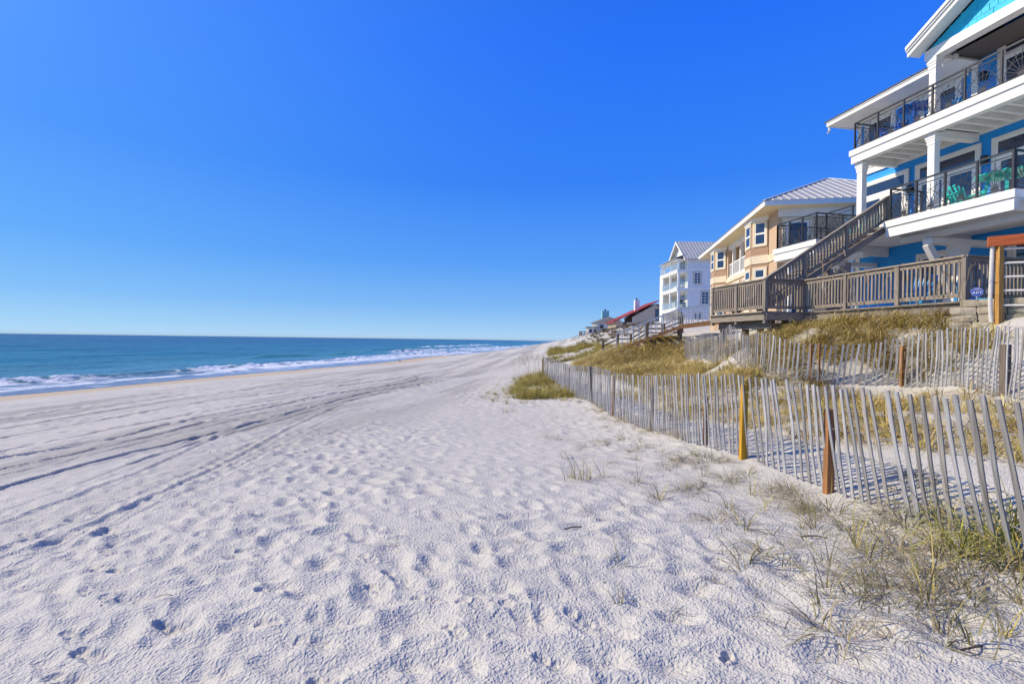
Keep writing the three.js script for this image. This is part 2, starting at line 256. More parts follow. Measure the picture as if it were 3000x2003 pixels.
function pitsAt(X, Z, c, seed, prob, depth) {
  const i = Math.floor(X / c), j = Math.floor(Z / c); let v = 0;
  for (let a = -1; a < 2; a++) for (let b = -1; b < 2; b++) {
    const h = hash2(i + a, j + b, seed); if (h > prob) continue;
    const x = (i + a + .15 + .7 * hash2(i + a, j + b, seed + 1)) * c, z = (j + b + .15 + .7 * hash2(i + a, j + b, seed + 2)) * c, an = -.5 + 1.6 * (hash2(i + a, j + b, seed + 3) - .5), k = .22 + .16 * hash2(i + a, j + b, seed + 4), dx = X - x, dz = Z - z;
    const u = (dx * Math.cos(an) + dz * Math.sin(an)) / (c * k * 1.45), w = (-dx * Math.sin(an) + dz * Math.cos(an)) / (c * k * .85), e2 = u * u + w * w;
    if (e2 < 9) v += depth * (.5 + hash2(i + a, j + b, seed + 5)) * (-Math.exp(-e2 * 1.1) + .38 * Math.exp(-((Math.sqrt(e2) - 1.55) ** 2) * 3.2));
  }
  return v;
}
function relief(X, Z) {                                        // small forms of the sand
  const s = toS(X, Z), t = toT(X, Z), r = Math.hypot(X, Z), near = 1 - smooth(30, 60, r), dry = smooth(shoreS(t) + 6.5, shoreS(t) + 10, s), band = smooth(-25, -22, s) * (1 - smooth(-9, -5, s - (t > 25 ? toeS(t) + 2 : 0) * .35)), walked = smooth(-9, -3.5, s + .06 * t);
  let v = .10 * fbm(X * .16, Z * .16, 41, 2) * dry * smooth(3, 30, r);
  v += dry * near * (.014 * fbm(X * 1.3, Z * 1.3, 51, 3) + .009 * band * fbm(s * 2.6, t * .35, 61, 3));
  v += near * walked * (pitsAt(X, Z, .36, 100, .9, .029) + pitsAt(X + 7.7, Z + 3.1, .2, 200, .8, .015)) * (.35 + .65 * smooth(-.3, .4, vnoise(X * .22, Z * .22, 77) + .6 * smooth(6, 3, r)));
  v += near * dry * (1 - walked) * (pitsAt(X, Z, .7, 300, .5, .026) + pitsAt(X, Z, .33, 400, .45, .014));
  v += tracks(X, Z) + printsAt(X, Z);
  if (s > toeS(t) - 1) v += .05 * fbm(X * .9, Z * .9, 91, 3) * smooth(toeS(t) - 1, toeS(t) + 1, s) * (r > 9 ? 1 : .6);
  return v;
}
const ground = (X, Z) => base(X, Z) + relief(X, Z);
// polar sheet round the camera, fine ahead, coarse at the sides, out past the horizon
function polarSheet(rings, angles, heightAt, colorAt) {
  const nr = rings.length, na = angles.length, pos = new Float32Array(nr * na * 3), uv = new Float32Array(nr * na * 2), col = new Float32Array(nr * na * 3), idx = new Uint32Array((nr - 1) * (na - 1) * 6); let k = 0;
  for (let i = 0; i < nr; i++) for (let j = 0; j < na; j++) {
    const X = Math.sin(angles[j]) * rings[i], Z = Math.cos(angles[j]) * rings[i], y = heightAt(X, Z, rings[i]), o = i * na + j, c = colorAt(X, Z, y);
    pos[o * 3] = X; pos[o * 3 + 1] = y; pos[o * 3 + 2] = -Z; uv[o * 2] = X; uv[o * 2 + 1] = Z; col.set(c, o * 3);
    if (i < nr - 1 && j < na - 1) { const a = o, b = o + 1, c2 = o + na, d = c2 + 1; idx.set([a, b, c2, b, d, c2], k); k += 6; }
  }
  const g = new THREE.BufferGeometry(); g.setAttribute('position', new THREE.BufferAttribute(pos, 3)); g.setAttribute('uv', new THREE.BufferAttribute(uv, 2)); g.setAttribute('color', new THREE.BufferAttribute(col, 3)); g.setIndex(new THREE.BufferAttribute(idx, 1)); g.computeVertexNormals(); return g;
}
const ringsOf = (steps, r) => { const a = [r]; for (const [to, k] of steps) while (r < to) { r *= 1 + k; a.push(r); } return a; };
const anglesOf = (a, b, step, fineA, fineB, fine) => { const o = []; let v = a; while (v < b) { o.push(v); v += v > fineA && v < fineB ? fine : step; } o.push(b); return o; };
{
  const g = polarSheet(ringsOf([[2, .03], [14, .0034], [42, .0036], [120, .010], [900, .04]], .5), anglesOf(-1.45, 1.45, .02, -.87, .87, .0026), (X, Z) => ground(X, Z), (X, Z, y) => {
    const s = toS(X, Z), t = toT(X, Z), d = s - shoreS(t) + .5 * fbm(t * .15, s * .3, 7, 2), wet = 1 - smooth(5.6, 8.6, d), damp = 1 - smooth(.3, 1.6, d);
    const n = .5 + .5 * fbm(X * .6, Z * .6, 21, 3), tr = smooth(-24, -20, s) * (1 - smooth(-8, -4, s)) * smooth(-.4, .7, fbm(s * 1.1, t * .09, 23, 4));
    const c = [.53, .51, .472], k = 1 - .05 * n - .30 * tr;
    tracks(X, Z); const damp2 = churned * smooth(-.35, .35, fbm(s * 2.2, t * .7, 25, 3));  // patches of turned-up damp sand; the colour also stands in for rut shade
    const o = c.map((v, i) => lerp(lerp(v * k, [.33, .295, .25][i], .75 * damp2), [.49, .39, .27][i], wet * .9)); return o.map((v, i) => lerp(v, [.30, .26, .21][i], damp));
  });
  const sandMat = new THREE.MeshStandardMaterial({ vertexColors: true, roughness: .96, bumpMap: rep(sandBump, .62, .62), bumpScale: .014, side: THREE.DoubleSide });
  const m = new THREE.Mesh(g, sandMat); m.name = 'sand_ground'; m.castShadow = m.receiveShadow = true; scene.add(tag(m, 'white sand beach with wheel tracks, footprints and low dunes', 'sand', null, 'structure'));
}
// ---------------------------------------------------------------- the sea
{
  const crests = [                                             // distance offshore, height, width, from t, to t, foam behind (m), foam
    { q: 9.2, h: .42, w: 1.1, a: 4, b: 36, tail: 3.0, foam: 1.1 }, { q: 9.6, h: .4, w: 1.2, a: 38, b: 140, tail: 6.6, foam: 1.1 }, { q: 24, h: .62, w: 1.7, a: 66, b: 100, tail: 0, foam: 0 }, { q: 20, h: .55, w: 1.5, a: 104, b: 250, tail: 5, foam: .9 },
    { q: 33, h: .6, w: 1.8, a: 118, b: 190, tail: 0, foam: 0 }, { q: 44, h: .6, w: 2, a: 185, b: 330, tail: 6, foam: .8 }, { q: 12, h: .4, w: 2, a: 140, b: 400, tail: 7, foam: .95 },
  ];
  const info = (X, Z) => {
    const s = toS(X, Z), t = toT(X, Z), q0 = shoreS(t) - s, q = q0 + 1.2 * vnoise(t * .05, 3.3, 8) + .5 * vnoise(t * .21, 1.7, 9); let y = 0, foam = 0, green = 0;
    for (const c of crests) {
      const env = smooth(c.a - 4, c.a + 5, t) * (1 - smooth(c.b - 6, c.b + 5, t)); if (env <= 0) continue;
      const wob = 1.1 * vnoise(t * .11, c.q, 12) + .5 * vnoise(t * .4, c.q, 13), d = q - c.q - wob;
      y += env * c.h * Math.exp(-((d / (d < 0 ? c.w * .6 : c.w)) ** 2)) * (.75 + .4 * vnoise(t * .15, c.q, 14));
      green = Math.max(green, env * Math.exp(-(((d - .4) / (c.w * 1.3)) ** 2)));
      if (c.foam) { const f = c.foam * smooth(c.a - 2, c.a + 6, t) * (1 - smooth(c.b - 12, c.b, t)) * (1 - smooth(.0, .5, d)) * smooth(-c.tail - 1.6, -c.tail * .35, d); const lace = 1 - Math.abs(fbm(s * 1.1, t * .5, 33, 4)) * 1.5; foam = Math.max(foam, clamp(f, 0, 1) ** .5 * smooth(.34, .72, lace * .62 + f * .5)); }
    }
    const swash = Math.exp(-(((q - 5.0 - 1.2 * vnoise(t * .09, 6, 15)) / 1.0) ** 2)) * smooth(-.3, .2, vnoise(t * .045, 2.2, 16) + .25), edge = Math.exp(-(((q0 - .25 - .5 * vnoise(t * .2, 4, 17)) / .16) ** 2)) * .45;
    const speck = q < 14 ? smooth(.55, .95, fbm(s * 1.6, t * .6, 35, 4)) * .6 * (1 - smooth(8, 14, q)) : 0;
    foam = Math.max(foam, smooth(.35, .7, Math.max(swash, edge) * (.62 + 1.0 * (.6 - Math.abs(fbm(s * 1.5, t * .45, 36, 3))))), speck * .6);
    const cap = q > 30 ? smooth(.86, .96, vnoise(s * .11, t * .05, 37) * .6 + .5 * vnoise(s * .5, t * .2, 38)) * .0 : 0;
    return { q, q0, s, t, y, foam: clamp(foam + cap, 0, 1), green };
  };
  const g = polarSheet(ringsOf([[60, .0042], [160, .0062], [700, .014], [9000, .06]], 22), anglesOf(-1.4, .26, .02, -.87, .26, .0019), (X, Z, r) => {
    const i = info(X, Z), deep = smooth(3, 12, i.q0), fade = 1 - smooth(250, 900, r);
    const chop = .15 * fbm(i.s * .16, i.t * .06, 43, 2) + .05 * fbm(i.s * .55, i.t * .22, 44, 2) + .018 * fbm(i.s * 1.6, i.t * .8, 45, 2);
    return SEA + .02 + (i.y + chop * deep) * fade + i.foam * (.04 + .10 * Math.max(0, fbm(i.s * 1.8, i.t * 1.3, 46, 2))) * smooth(3, 9, i.q0) - .02 * (1 - smooth(-2, 1, i.q0)) * 4;
  }, (X, Z) => {
    const i = info(X, Z), n = fbm(i.s * .012, i.t * .004, 47, 3), n2 = fbm(i.s * .2, i.t * .05, 49, 2), bar = Math.exp(-(((i.q - 17 - 4 * vnoise(i.t * .02, 5, 50)) / 6) ** 2));
    const st = [[0, .21, .25, .34], [3.5, .17, .23, .33], [8, .085, .18, .25], [20, .03, .155, .205], [45, .012, .13, .195], [90, .005, .095, .16], [300, .002, .055, .12], [900, .001, .030, .105], [9000, .001, .02, .085]]; let k = 0; const q = Math.max(0, i.q * (1 + .35 * n)); while (k < st.length - 2 && q > st[k + 1][0]) k++;  // the shallowest stops have the film's pale sky reflection painted in
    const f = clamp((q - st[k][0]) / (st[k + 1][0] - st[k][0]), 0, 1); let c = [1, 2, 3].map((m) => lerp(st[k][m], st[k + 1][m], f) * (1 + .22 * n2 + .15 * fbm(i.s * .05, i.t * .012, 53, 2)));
    c = c.map((v, m) => lerp(v, [.07, .215, .30][m], bar * .5)); c = c.map((v, m) => lerp(v, [.075, .25, .215][m], i.green * .75 * smooth(5, 9, i.q)));
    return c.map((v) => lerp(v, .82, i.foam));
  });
  const bump = rep(noiseTex(512, (u, v) => .5 * pnoise(u * 14, v * 5, 70, 81) + .3 * pnoise(u * 40, v * 14, 70, 82) + .2 * pnoise(u * 90, v * 30, 90, 83)), .13, .13);
  const mat = new THREE.MeshPhysicalMaterial({ vertexColors: true, roughness: .24, ior: 1.33, specularIntensity: .26, bumpMap: bump, bumpScale: .2, side: THREE.DoubleSide });
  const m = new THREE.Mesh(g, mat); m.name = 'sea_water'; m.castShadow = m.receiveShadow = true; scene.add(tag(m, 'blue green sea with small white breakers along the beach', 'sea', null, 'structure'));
}
// ---------------------------------------------------------------- builders shared by the houses
// window or glazed door: a trim frame with sashes and panes of its own
function opening(fr, parent, name, t0, t1, y0, y1, z, o = {}) {
  const { trim = .11, trimMat = M.whiteTrim, sash: sash0 = .06, sashMat = M.white, nx = 1, ny = 1, bars = 0, depth = .06, sill = false, glass = M.glass, leaves = 0, transom = 0 } = o;
  const w = t1 - t0, h = y1 - y0, hw = w / 2;
  const frame = mergeGeometries([BX(-hw, -hw + trim, 0, h, 0, depth), BX(hw - trim, hw, 0, h, 0, depth), BX(-hw + trim, hw - trim, h - trim, h, 0, depth), ...(leaves ? [] : [BX(-hw + trim, hw - trim, 0, trim, 0, depth)])]);
  const m = fr.geo(parent, name, frame, trimMat, (t0 + t1) / 2, y0, z - .004), at = (x, y, zz) => fr.pt((t0 + t1) / 2 - x, y0 + y, z + zz);
  const lights = (x0, x1, a, b, cols, rows, mull, cols0 = 0) => { const sash = cols0 || sash0, kick = leaves && !cols0 ? 2.2 : 1;         // a sash with its panes
    const g = [BX(x0, x0 + sash, a, b, 0, .04), BX(x1 - sash, x1, a, b, 0, .04), BX(x0 + sash, x1 - sash, a, a + sash * kick, 0, .04), BX(x0 + sash, x1 - sash, b - sash, b, 0, .04)];
    const ix0 = x0 + sash, ix1 = x1 - sash, ia = a + sash * kick, ib = b - sash;
    for (let c = 1; c < cols; c++) { const x = lerp(ix0, ix1, c / cols); g.push(BX(x - mull / 2, x + mull / 2, ia, ib, .005, .035)); }
    for (let r = 1; r < rows; r++) { const y = lerp(ia, ib, r / rows); for (let c = 0; c < cols; c++) g.push(BX(lerp(ix0, ix1, c / cols) + (c ? mull / 2 : 0), lerp(ix0, ix1, (c + 1) / cols) - (c < cols - 1 ? mull / 2 : 0), y - mull / 2, y + mull / 2, .005, .035)); }
    part(m, leaves && rows < 99 ? (cols0 ? 'sash' : 'door_leaf') : 'sash', mergeGeometries(g), sashMat, at(0, 0, .004), fr.q);
    for (let c = 0; c < cols; c++) for (let r = 0; r < rows; r++) part(m, 'pane', gBox((ix1 - ix0) / cols, (ib - ia) / rows, .012), glass, at(-(lerp(ix0, ix1, (c + .5) / cols)), lerp(ia, ib, (r + .5) / rows), .016), fr.q);
  };
  const X0 = -hw + trim, X1 = hw - trim, top = h - trim, bot = leaves ? 0 : trim;
  if (transom) { lights(X0, X1, top - transom, top, 1, 1, 0, .05); part(m, 'transom_bar', gBox(X1 - X0, .07, .055), sashMat, at(0, top - transom - .035, .0275), fr.q); }
  const t2 = transom ? top - transom - .07 : top;
  if (leaves) for (let k = 0; k < leaves; k++) lights(lerp(X0, X1, k / leaves) + .008, lerp(X0, X1, (k + 1) / leaves) - .008, bot, t2, nx, ny, bars || .025);
  else if (o.hung) { const mid = (bot + t2) / 2; lights(X0, X1, bot, mid, nx, ny, bars || .02); lights(X0, X1, mid, t2, nx, ny, bars || .02); }
  else lights(X0, X1, bot, t2, nx, ny, bars || .03);
  if (sill) part(m, 'sill', gBox(w + .08, .05, .1), trimMat, at(0, -.025, .05), fr.q);
  return m;
}
// black iron balcony railing with a fan of rods in every panel
const fans = new Map();
function fanGeo(w, h) {
  const id = w.toFixed(2) + h.toFixed(2); if (fans.has(id)) return fans.get(id);
  const g = [], rod = (x0, y0, x1, y1, r = .011) => { const L = Math.hypot(x1 - x0, y1 - y0), b = new THREE.BoxGeometry(L, r, r); b.rotateZ(Math.atan2(y1 - y0, x1 - x0)); b.translate((x0 + x1) / 2, (y0 + y1) / 2, 0); g.push(b); };
  const hw = w / 2, cy = .05;
  for (let k = 0; k < 11; k++) { const a = Math.PI * (.06 + .88 * k / 10), L = Math.min(h - cy, (hw - .02) / Math.max(.001, Math.abs(Math.cos(a))), .47 * 1.5); rod(Math.cos(a) * .07, cy + Math.sin(a) * .07, Math.cos(a) * L, cy + Math.sin(a) * Math.min(L, (h - cy) / Math.sin(a))); }
  const arc = (cx, c2, R, a0, a1) => { let p = null; for (let k = 0; k <= 12; k++) { const a = lerp(a0, a1, k / 12), x = cx + Math.cos(a) * R, y = c2 + Math.sin(a) * R; if (Math.abs(x) <= hw && y <= h && y >= 0) { if (p) rod(p[0], p[1], x, y); p = [x, y]; } else p = null; } };
  arc(0, cy, .42, .05, Math.PI - .05); arc(-hw, -.1, w * .98, 0, 1.5); arc(hw, -.1, w * .98, Math.PI - 1.5, Math.PI);
  const plate = new THREE.CylinderGeometry(.1, .1, .012, 8, 1, false, -Math.PI / 2, Math.PI); plate.rotateX(-Math.PI / 2); plate.translate(0, .015, 0); g.push(plate.toNonIndexed ? plate : plate);
  const m = mergeGeometries(g.map((q) => { const n = q.index ? q.toNonIndexed() : q; return n; })); fans.set(id, m); return m;
}
function ironRail(parent, a, b, panels, H = 1.05) {            // a, b: floor points
  const d = b.clone().sub(a), L = d.length(), turn = Math.atan2(-d.z, d.x), q = qy(turn), at = (l, y) => a.clone().addScaledVector(d, l / L).add(V(0, y, 0));
  part(parent, 'top_rail', gBox(L + .05, .045, .055), M.black, at(L / 2, H), q); part(parent, 'mid_rail', gBox(L, .022, .025), M.black, at(L / 2, H - .14), q); part(parent, 'bottom_rail', gBox(L, .03, .03), M.black, at(L / 2, .09), q);
  for (let k = 0; k <= panels; k++) part(parent, 'post', gBox(.05, H, .05), M.black, at(L * k / panels, H / 2), q);
  const w = L / panels; for (let k = 0; k < panels; k++) part(parent, 'sunburst_panel', fanGeo(w - .05, H - .255), M.black, at(w * (k + .5), .105), q);
}
// weathered timber railing; the floor line may slope
const rr = rngOf(5);
function woodRail(parent, a, b, o = {}) {
  const { H = .98, pitch = .105, posts = 1, mats = M.grey, first = true, last = true, drop = 0, bw = .04, postW = .1, cap = true } = o, d = b.clone().sub(a), L = Math.hypot(d.x, d.z), dir = V(d.x / L, 0, d.z / L), q = qy(Math.atan2(-dir.z, dir.x));
  const at = (l, y) => a.clone().addScaledVector(d, l / L).add(V(0, y, 0));
  if (cap) beam(parent, 'cap_rail', pick(mats, rr), at(-.03, H), at(L + .03, H), .14, .04);
  beam(parent, 'top_rail', pick(mats, rr), at(0, H - .075), at(L, H - .075), .04, .09); beam(parent, 'bottom_rail', pick(mats, rr), at(0, .13), at(L, .13), .04, .09);
  for (let k = 0; k <= posts; k++) { if ((k === 0 && !first) || (k === posts && !last)) continue; part(parent, 'post', gBox(postW, H + drop, postW, k % 3), pick(mats, rr), at(L * k / posts, (H - drop) / 2 - .01), q); }
  const n = Math.round(L / pitch); for (let k = 1; k < n; k++) { const l = L * k / n; if (posts > 1 && Math.abs(((l / L * posts) % 1 + 1) % 1) * L / posts < .06) continue; part(parent, 'baluster', gBox(bw, H - .16, bw, k % 4), pick(mats, rr), at(l, .08 + (H - .16) / 2).add(V(-dir.z, 0, dir.x).multiplyScalar(0)), q); }
}
function adirondack(pos, turn, mat, name, label, group) {      // slatted garden chair with fanned back and wide arms
  const g = thing(name, label, 'chair', pos, turn, group), q = qy(turn), P = (x, y, z) => V(x, y, z).applyQuaternion(q).add(pos), bm = (n, a, b, w, h) => beam(g, n, mat, P(...a), P(...b), w, h);
  for (let k = 0; k < 5; k++) bm('seat_slat', [-.26, .36 - k * .022, .28 - k * .11], [.26, .36 - k * .022, .28 - k * .11], .09, .02);
  for (let k = -2; k <= 2; k++) bm('back_slat', [k * .085, .24, -.2], [k * .125, .98 - Math.abs(k) * .05, -.52], .02, .09);
  for (const s of [-1, 1]) { bm('arm', [s * .33, .55, .36], [s * .33, .55, -.36], .12, .025); bm('leg', [s * .29, 0, .27], [s * .29, .54, .27], .03, .09); bm('leg', [s * .29, 0, -.5], [s * .29, .40, .25], .03, .1); bm('arm_support', [s * .29, .1, -.38], [s * .29, .54, -.34], .03, .06); }
  bm('back_brace', [-.3, .5, -.345], [.3, .5, -.345], .03, .06); return g;
}
function roundTable(pos, mat, R, H, name, label) {
  const g = thing(name, label, 'table', pos), n = 9;
  for (let k = 0; k < n; k++) { const x = lerp(-R, R, (k + .5) / n), L = Math.sqrt(Math.max(.01, R * R - x * x)); beam(g, 'top_slat', mat, pos.clone().add(V(x, H, -L)), pos.clone().add(V(x, H, L)), 2 * R / n - .012, .03); }
  for (const [x, z] of [[-1, -1], [1, -1], [-1, 1], [1, 1]]) beam(g, 'leg', mat, pos.clone().add(V(x * R * .55, 0, z * R * .55)), pos.clone().add(V(x * R * .4, H - .02, z * R * .4)), .07, .07);
  beam(g, 'brace', mat, pos.clone().add(V(-R * .5, H - .06, 0)), pos.clone().add(V(R * .5, H - .06, 0)), .05, .07); return g;
}
function column(fr, parent, t, z, y0, y1, w = .21) {           // square column with stepped cap and base
  const m = fr.box(parent, 'column', M.white, t - w / 2, t + w / 2, y0, y1 - .36, z - w / 2, z + w / 2), cw = (a, b, e) => fr.box(m, 'capital', M.white, t - w / 2 - e, t + w / 2 + e, a, b, z - w / 2 - e, z + w / 2 + e);
  cw(y1 - .36, y1 - .24, .018); cw(y1 - .24, y1 - .16, .034); cw(y1 - .16, y1, .052); fr.box(m, 'base_block', M.white, t - w / 2 - .03, t + w / 2 + .03, y0, y0 + .2, z - w / 2 - .03, z + w / 2 + .03); return m;
}
const sidingGeo = new Map();
function siding(fr, parent, mat, t0, t1, y0, y1, z, step = .17) { // lapped boards, each leaning out at its foot
  const n = Math.round((y1 - y0) / step), h = (y1 - y0) / n, L = t1 - t0, id = L.toFixed(2) + h.toFixed(3);
  if (!sidingGeo.has(id)) sidingGeo.set(id, slabGeo([V(-L / 2, 0, 0), V(-L / 2, h + .01, 0), V(-L / 2, h + .01, .006), V(-L / 2, 0, .018)].reverse(), V(L, 0, 0)));
  for (let k = 0; k < n; k++) fr.geo(parent, 'siding_board', sidingGeo.get(id), mat, (t0 + t1) / 2, y0 + k * h, z);
}
function sconce(fr, parent, t, y, z) { const m = fr.box(parent, 'wall_lamp', M.black, t - .07, t + .07, y - .14, y + .14, z + .07, z + .21); fr.box(m, 'bracket', M.black, t - .04, t + .04, y - .04, y + .04, z, z + .08); return m; }

// ---------------------------------------------------------------- blue house on the dune
const BH = new Frame(18.3 * .983, 18.3 * .182, -.182, .983);
const Y0 = 2.58, Y1 = 5.65, Y2 = 9.11, YE = 11.1;             // deck, lower balcony, upper balcony, eave
{
  const h = BH.thing('blue_beach_house', 'bright blue three storey house with white balconies and black iron railings', 'house', 13, 1.9, 0), bx = (n, m, ...a) => BH.box(h, n, m, ...a), K = 9.9;
  bx('wall', M.blue, 3.2, 17.5, 1.9, YE, -9, -.02);
  siding(BH, h, M.blue, 3.2, 17.5, 1.95, 5.3, -.02); siding(BH, h, M.blue, 3.2, 17.5, 5.65, 8.75, -.02); siding(BH, h, M.blue, 3.2, 17.5, 9.11, 11.0, -.02);
  bx('corner_board', M.white, 17.38, 17.56, 1.9, YE, -.1, .03);
  // gable wall above the porch
  const gp = (t, y, z) => BH.pt(t, y, z).sub(BH.pt(K, 0, 0)).applyQuaternion(BH.q.clone().invert());
  const yTop = (t) => 11.55 + .53 * (13.05 - K) - .53 * Math.abs(t - K);
  part(h, 'gable_wall', slabGeo([gp(13.05, YE, 0), gp(13.05, yTop(13.05), 0), gp(K, yTop(K), 0), gp(2 * K - 13.05, yTop(13.05), 0), gp(2 * K - 13.05, YE, 0)], V(0, 0, -.15)), M.blue, BH.pt(K, 0, .004), BH.q);
  // vaulted porch ceiling of dark planks
  for (const sgn of [-1, 1]) for (let k = 0; k < 14; k++) { const a = 3.15 * k / 14, b = 3.15 * (k + 1) / 14 - .012, y = (u) => 11.55 + .53 * (3.15 - u), t = (u) => K + sgn * u; part(h, 'ceiling_plank', slabGeo([gp(t(a), y(a), .01), gp(t(b), y(b), .01), gp(t(b), y(b), 1.74), gp(t(a), y(a), 1.74)], V(0, .03, 0)), M.ceil, BH.pt(K, 0, 0), BH.q); }
  // upper balcony
  bx('balcony_floor', M.white, 3.2, 15.9, Y2 - .12, Y2, 0, 1.96); bx('fascia', M.white, 3.2, 15.99, Y2 - .20, Y2 + .01, 1.965, 2.05); bx('fascia', M.white, 3.2, 15.94, Y2 - .5, Y2 - .20, 1.90, 2.0); bx('end_fascia', M.white, 15.9, 15.99, Y2 - .2, Y2 + .01, 0, 1.96); bx('end_fascia', M.white, 15.78, 15.93, Y2 - .5, Y2 - .2, 0, 1.895); bx('front_beam', M.white, 3.2, 15.78, Y2 - .47, Y2 - .12, 1.68, 1.895);
  for (let t = 15.3; t > 9; t -= .41) bx('joist', M.white, t - .05, t + .05, Y2 - .38, Y2 - .12, .1, 1.68);
  bx('ledger', M.white, 3.2, 15.78, Y2 - .44, Y2 - .12, .002, .1);
  for (const [a, b, n] of [[15.85, 3.4, 13]]) ironRail(h, BH.pt(a, Y2, 1.93), BH.pt(b, Y2, 1.93), n);
  ironRail(h, BH.pt(15.85, Y2, .06), BH.pt(15.85, Y2, 1.93), 2);
  column(BH, h, 13.08, 1.72, Y2, YE + .02); column(BH, h, 6.7, 1.72, Y2, YE + .02);
  for (const t of [15.72, 13.08, 10.1]) column(BH, h, t, 1.72, Y1, Y2 - .5, .22);
  for (const t of [13.08, 10.1]) bx('cross_beam', M.white, t - .12, t + .12, Y2 - .62, Y2 - .385, .01, 1.54);
  // porch beam and gable
  bx('porch_beam', M.white, 6.4, 13.3, YE + .02, YE + .32, 1.56, 1.88); for (const t of [13.15, 6.6]) bx('side_beam', M.white, t - .14, t + .14, YE + .02, YE + .32, .01, 1.555);
  part(h, 'gable_board', slabGeo([gp(13.3, YE + .322, 0), gp(K, YE + .322 + .55 * 3.4, 0), gp(2 * K - 13.3, YE + .322, 0)], V(0, 0, -.08)), M.cyan, BH.pt(K, 0, 1.80), BH.q);
  { const gs = [slabGeo([V(-.112, 0, 0), V(.108, 0, 0), V(.108, .22, 0), V(-.112, .22, 0)], V(0, 0, .016))], mats = [M.cyan, paint(.012, .47, .71, .6), paint(.015, .53, .77, .6)], r = rngOf(8);
    for (let row = 0; row < 9; row++) for (let k = -16; k <= 16; k++) { const t = K + k * .225 + (row % 2) * .11 + (r() - .5) * .03, y = YE + .33 + row * .195; if (Math.abs(t - K) > 3.28 - (row + .9) * .195 / .55) continue; const s = part(h, 'shingle', gs[0], pick(mats, r), BH.pt(t, y, 1.803), BH.q.clone().multiply(new THREE.Quaternion().setFromAxisAngle(V(1, 0, 0), -.035))); } }
  for (const sgn of [-1, 1]) {                                 // rakes and roof slopes of the gable
    const T = (u) => K + sgn * u, e = 3.62, yy = (u) => YE + .36 + .55 * (3.4 - u);
    const rake = (n, m, z0, z1, d0, d1) => part(h, n, slabGeo([gp(T(e), yy(e) + d0, z0), gp(T(0), yy(0) + d0, z0), gp(T(0), yy(0) + d1, z0), gp(T(e), yy(e) + d1, z0)], gp(T(0), 0, z1).sub(gp(T(0), 0, z0))), m, BH.pt(K, 0, 0), BH.q);
    rake('rake_board', M.white, 2.26, 2.32, -.02, .24); rake('rake_trim', M.white, 2.325, 2.37, .13, .245); rake('roof_soffit', M.white, 1.83, 2.255, .02, .05); rake('gable_roof', M.shingle, -3, 2.38, .25, .30);
    rake('drip_edge', M.white, 2.385, 2.41, .2, .31);
  }
  // main eave, soffit, gutter, hip roof
  bx('soffit', M.white, 12.9, 18.0, YE - .02, YE + .01, 0, 1.0); bx('soffit', M.white, 17.52, 18.0, YE - .02, YE + .01, -9, -.003); bx('frieze', M.whiteTrim, 13.3, 17.56, YE - .22, YE - .022, .002, .06);
  bx('gutter', M.white, 12.9, 18.05, YE - .04, YE + .10, 1.004, 1.12); bx('gutter_lip', M.white, 12.9, 18.05, YE + .104, YE + .14, 1.004, 1.15); bx('eave_fascia', M.white, 18.003, 18.05, YE - .04, YE + .12, -9, 1.0);
  { const c = [gp(18.1, YE + .145, 1.17), gp(3, YE + .145, 1.17), gp(3, YE + .145, -9.5), gp(18.1, YE + .145, -9.5)], r0 = gp(12.9, YE + 2.75, -4.2), r1 = gp(8, YE + 2.75, -4.2); part(h, 'roof', polyGeo([[c[1], c[0], r0, r1], [c[0], c[3], r0], [c[3], c[2], r1, r0], [c[2], c[1], r1], [c[0], c[1], c[2], c[3]]]), M.shingle, BH.pt(K, 0, 0), BH.q);
    const r = rngOf(3); for (let t = 17.9; t > 13.3; t -= .48) bx('roof_shingle', M.shingle, t - .23 + r() * .02, t + .22, YE + .145, YE + .18 + r() * .01, 1.0, 1.175); }
  beam(h, 'downspout', M.white, BH.pt(18.0, YE - .03, 1.06), BH.pt(18.0, YE - .2, 1.0), .06, .06); beam(h, 'downspout', M.white, BH.pt(18.0, YE - .2, 1.0), BH.pt(18.03, YE - .33, 1.08), .06, .06);
  // doors and windows
  opening(BH, h, 'glass_door', 15.85, 17.2, Y2, 10.95, .02, { leaves: 1, trim: .13 }); opening(BH, h, 'glass_door', 13.5, 14.95, Y2, 10.9, .02, { leaves: 1, trim: .13 }); opening(BH, h, 'glass_door', 10.3, 12.45, Y2, 11.58, .02, { leaves: 1, trim: .17, transom: .5 }); opening(BH, h, 'glass_door', 7.4, 9.6, Y2, 11.58, .02, { leaves: 1, trim: .17, transom: .5 });
  bx('corner_board', M.white, 13.02, 13.2, Y2, YE, .003, .06);
  for (const [a, b] of [[15.3, 17.36], [12.88, 15.05], [10.4, 12.57], [7.9, 10.0]]) opening(BH, h, 'french_door', a, b, Y1, 8.39, .02, { leaves: 2, trim: .12, transom: .5, sash: .13 });
  opening(BH, h, 'glass_door', 13.75, 14.96, Y0, 5.02, .02, { leaves: 1, trim: .13, sash: .1 }); opening(BH, h, 'glass_door', 10.4, 12.1, Y0, 5.12, .02, { leaves: 2, trim: .13, sash: .1 }); opening(BH, h, 'window', 6.9, 8.6, 3.5, 5.1, .02, { hung: true, trim: .13 });
  bx('frieze', M.white, 15.99, 17.37, 8.74, 8.98, .002, .07); bx('frieze_cap', M.white, 15.99, 17.37, 8.984, 9.04, .002, .10);
  for (const [t, y] of [[15.18, 7.55], [12.72, 7.75], [12.78, 10.55], [15.35, 4.2], [12.28, 4.5]]) sconce(BH, h, t, y, 0);
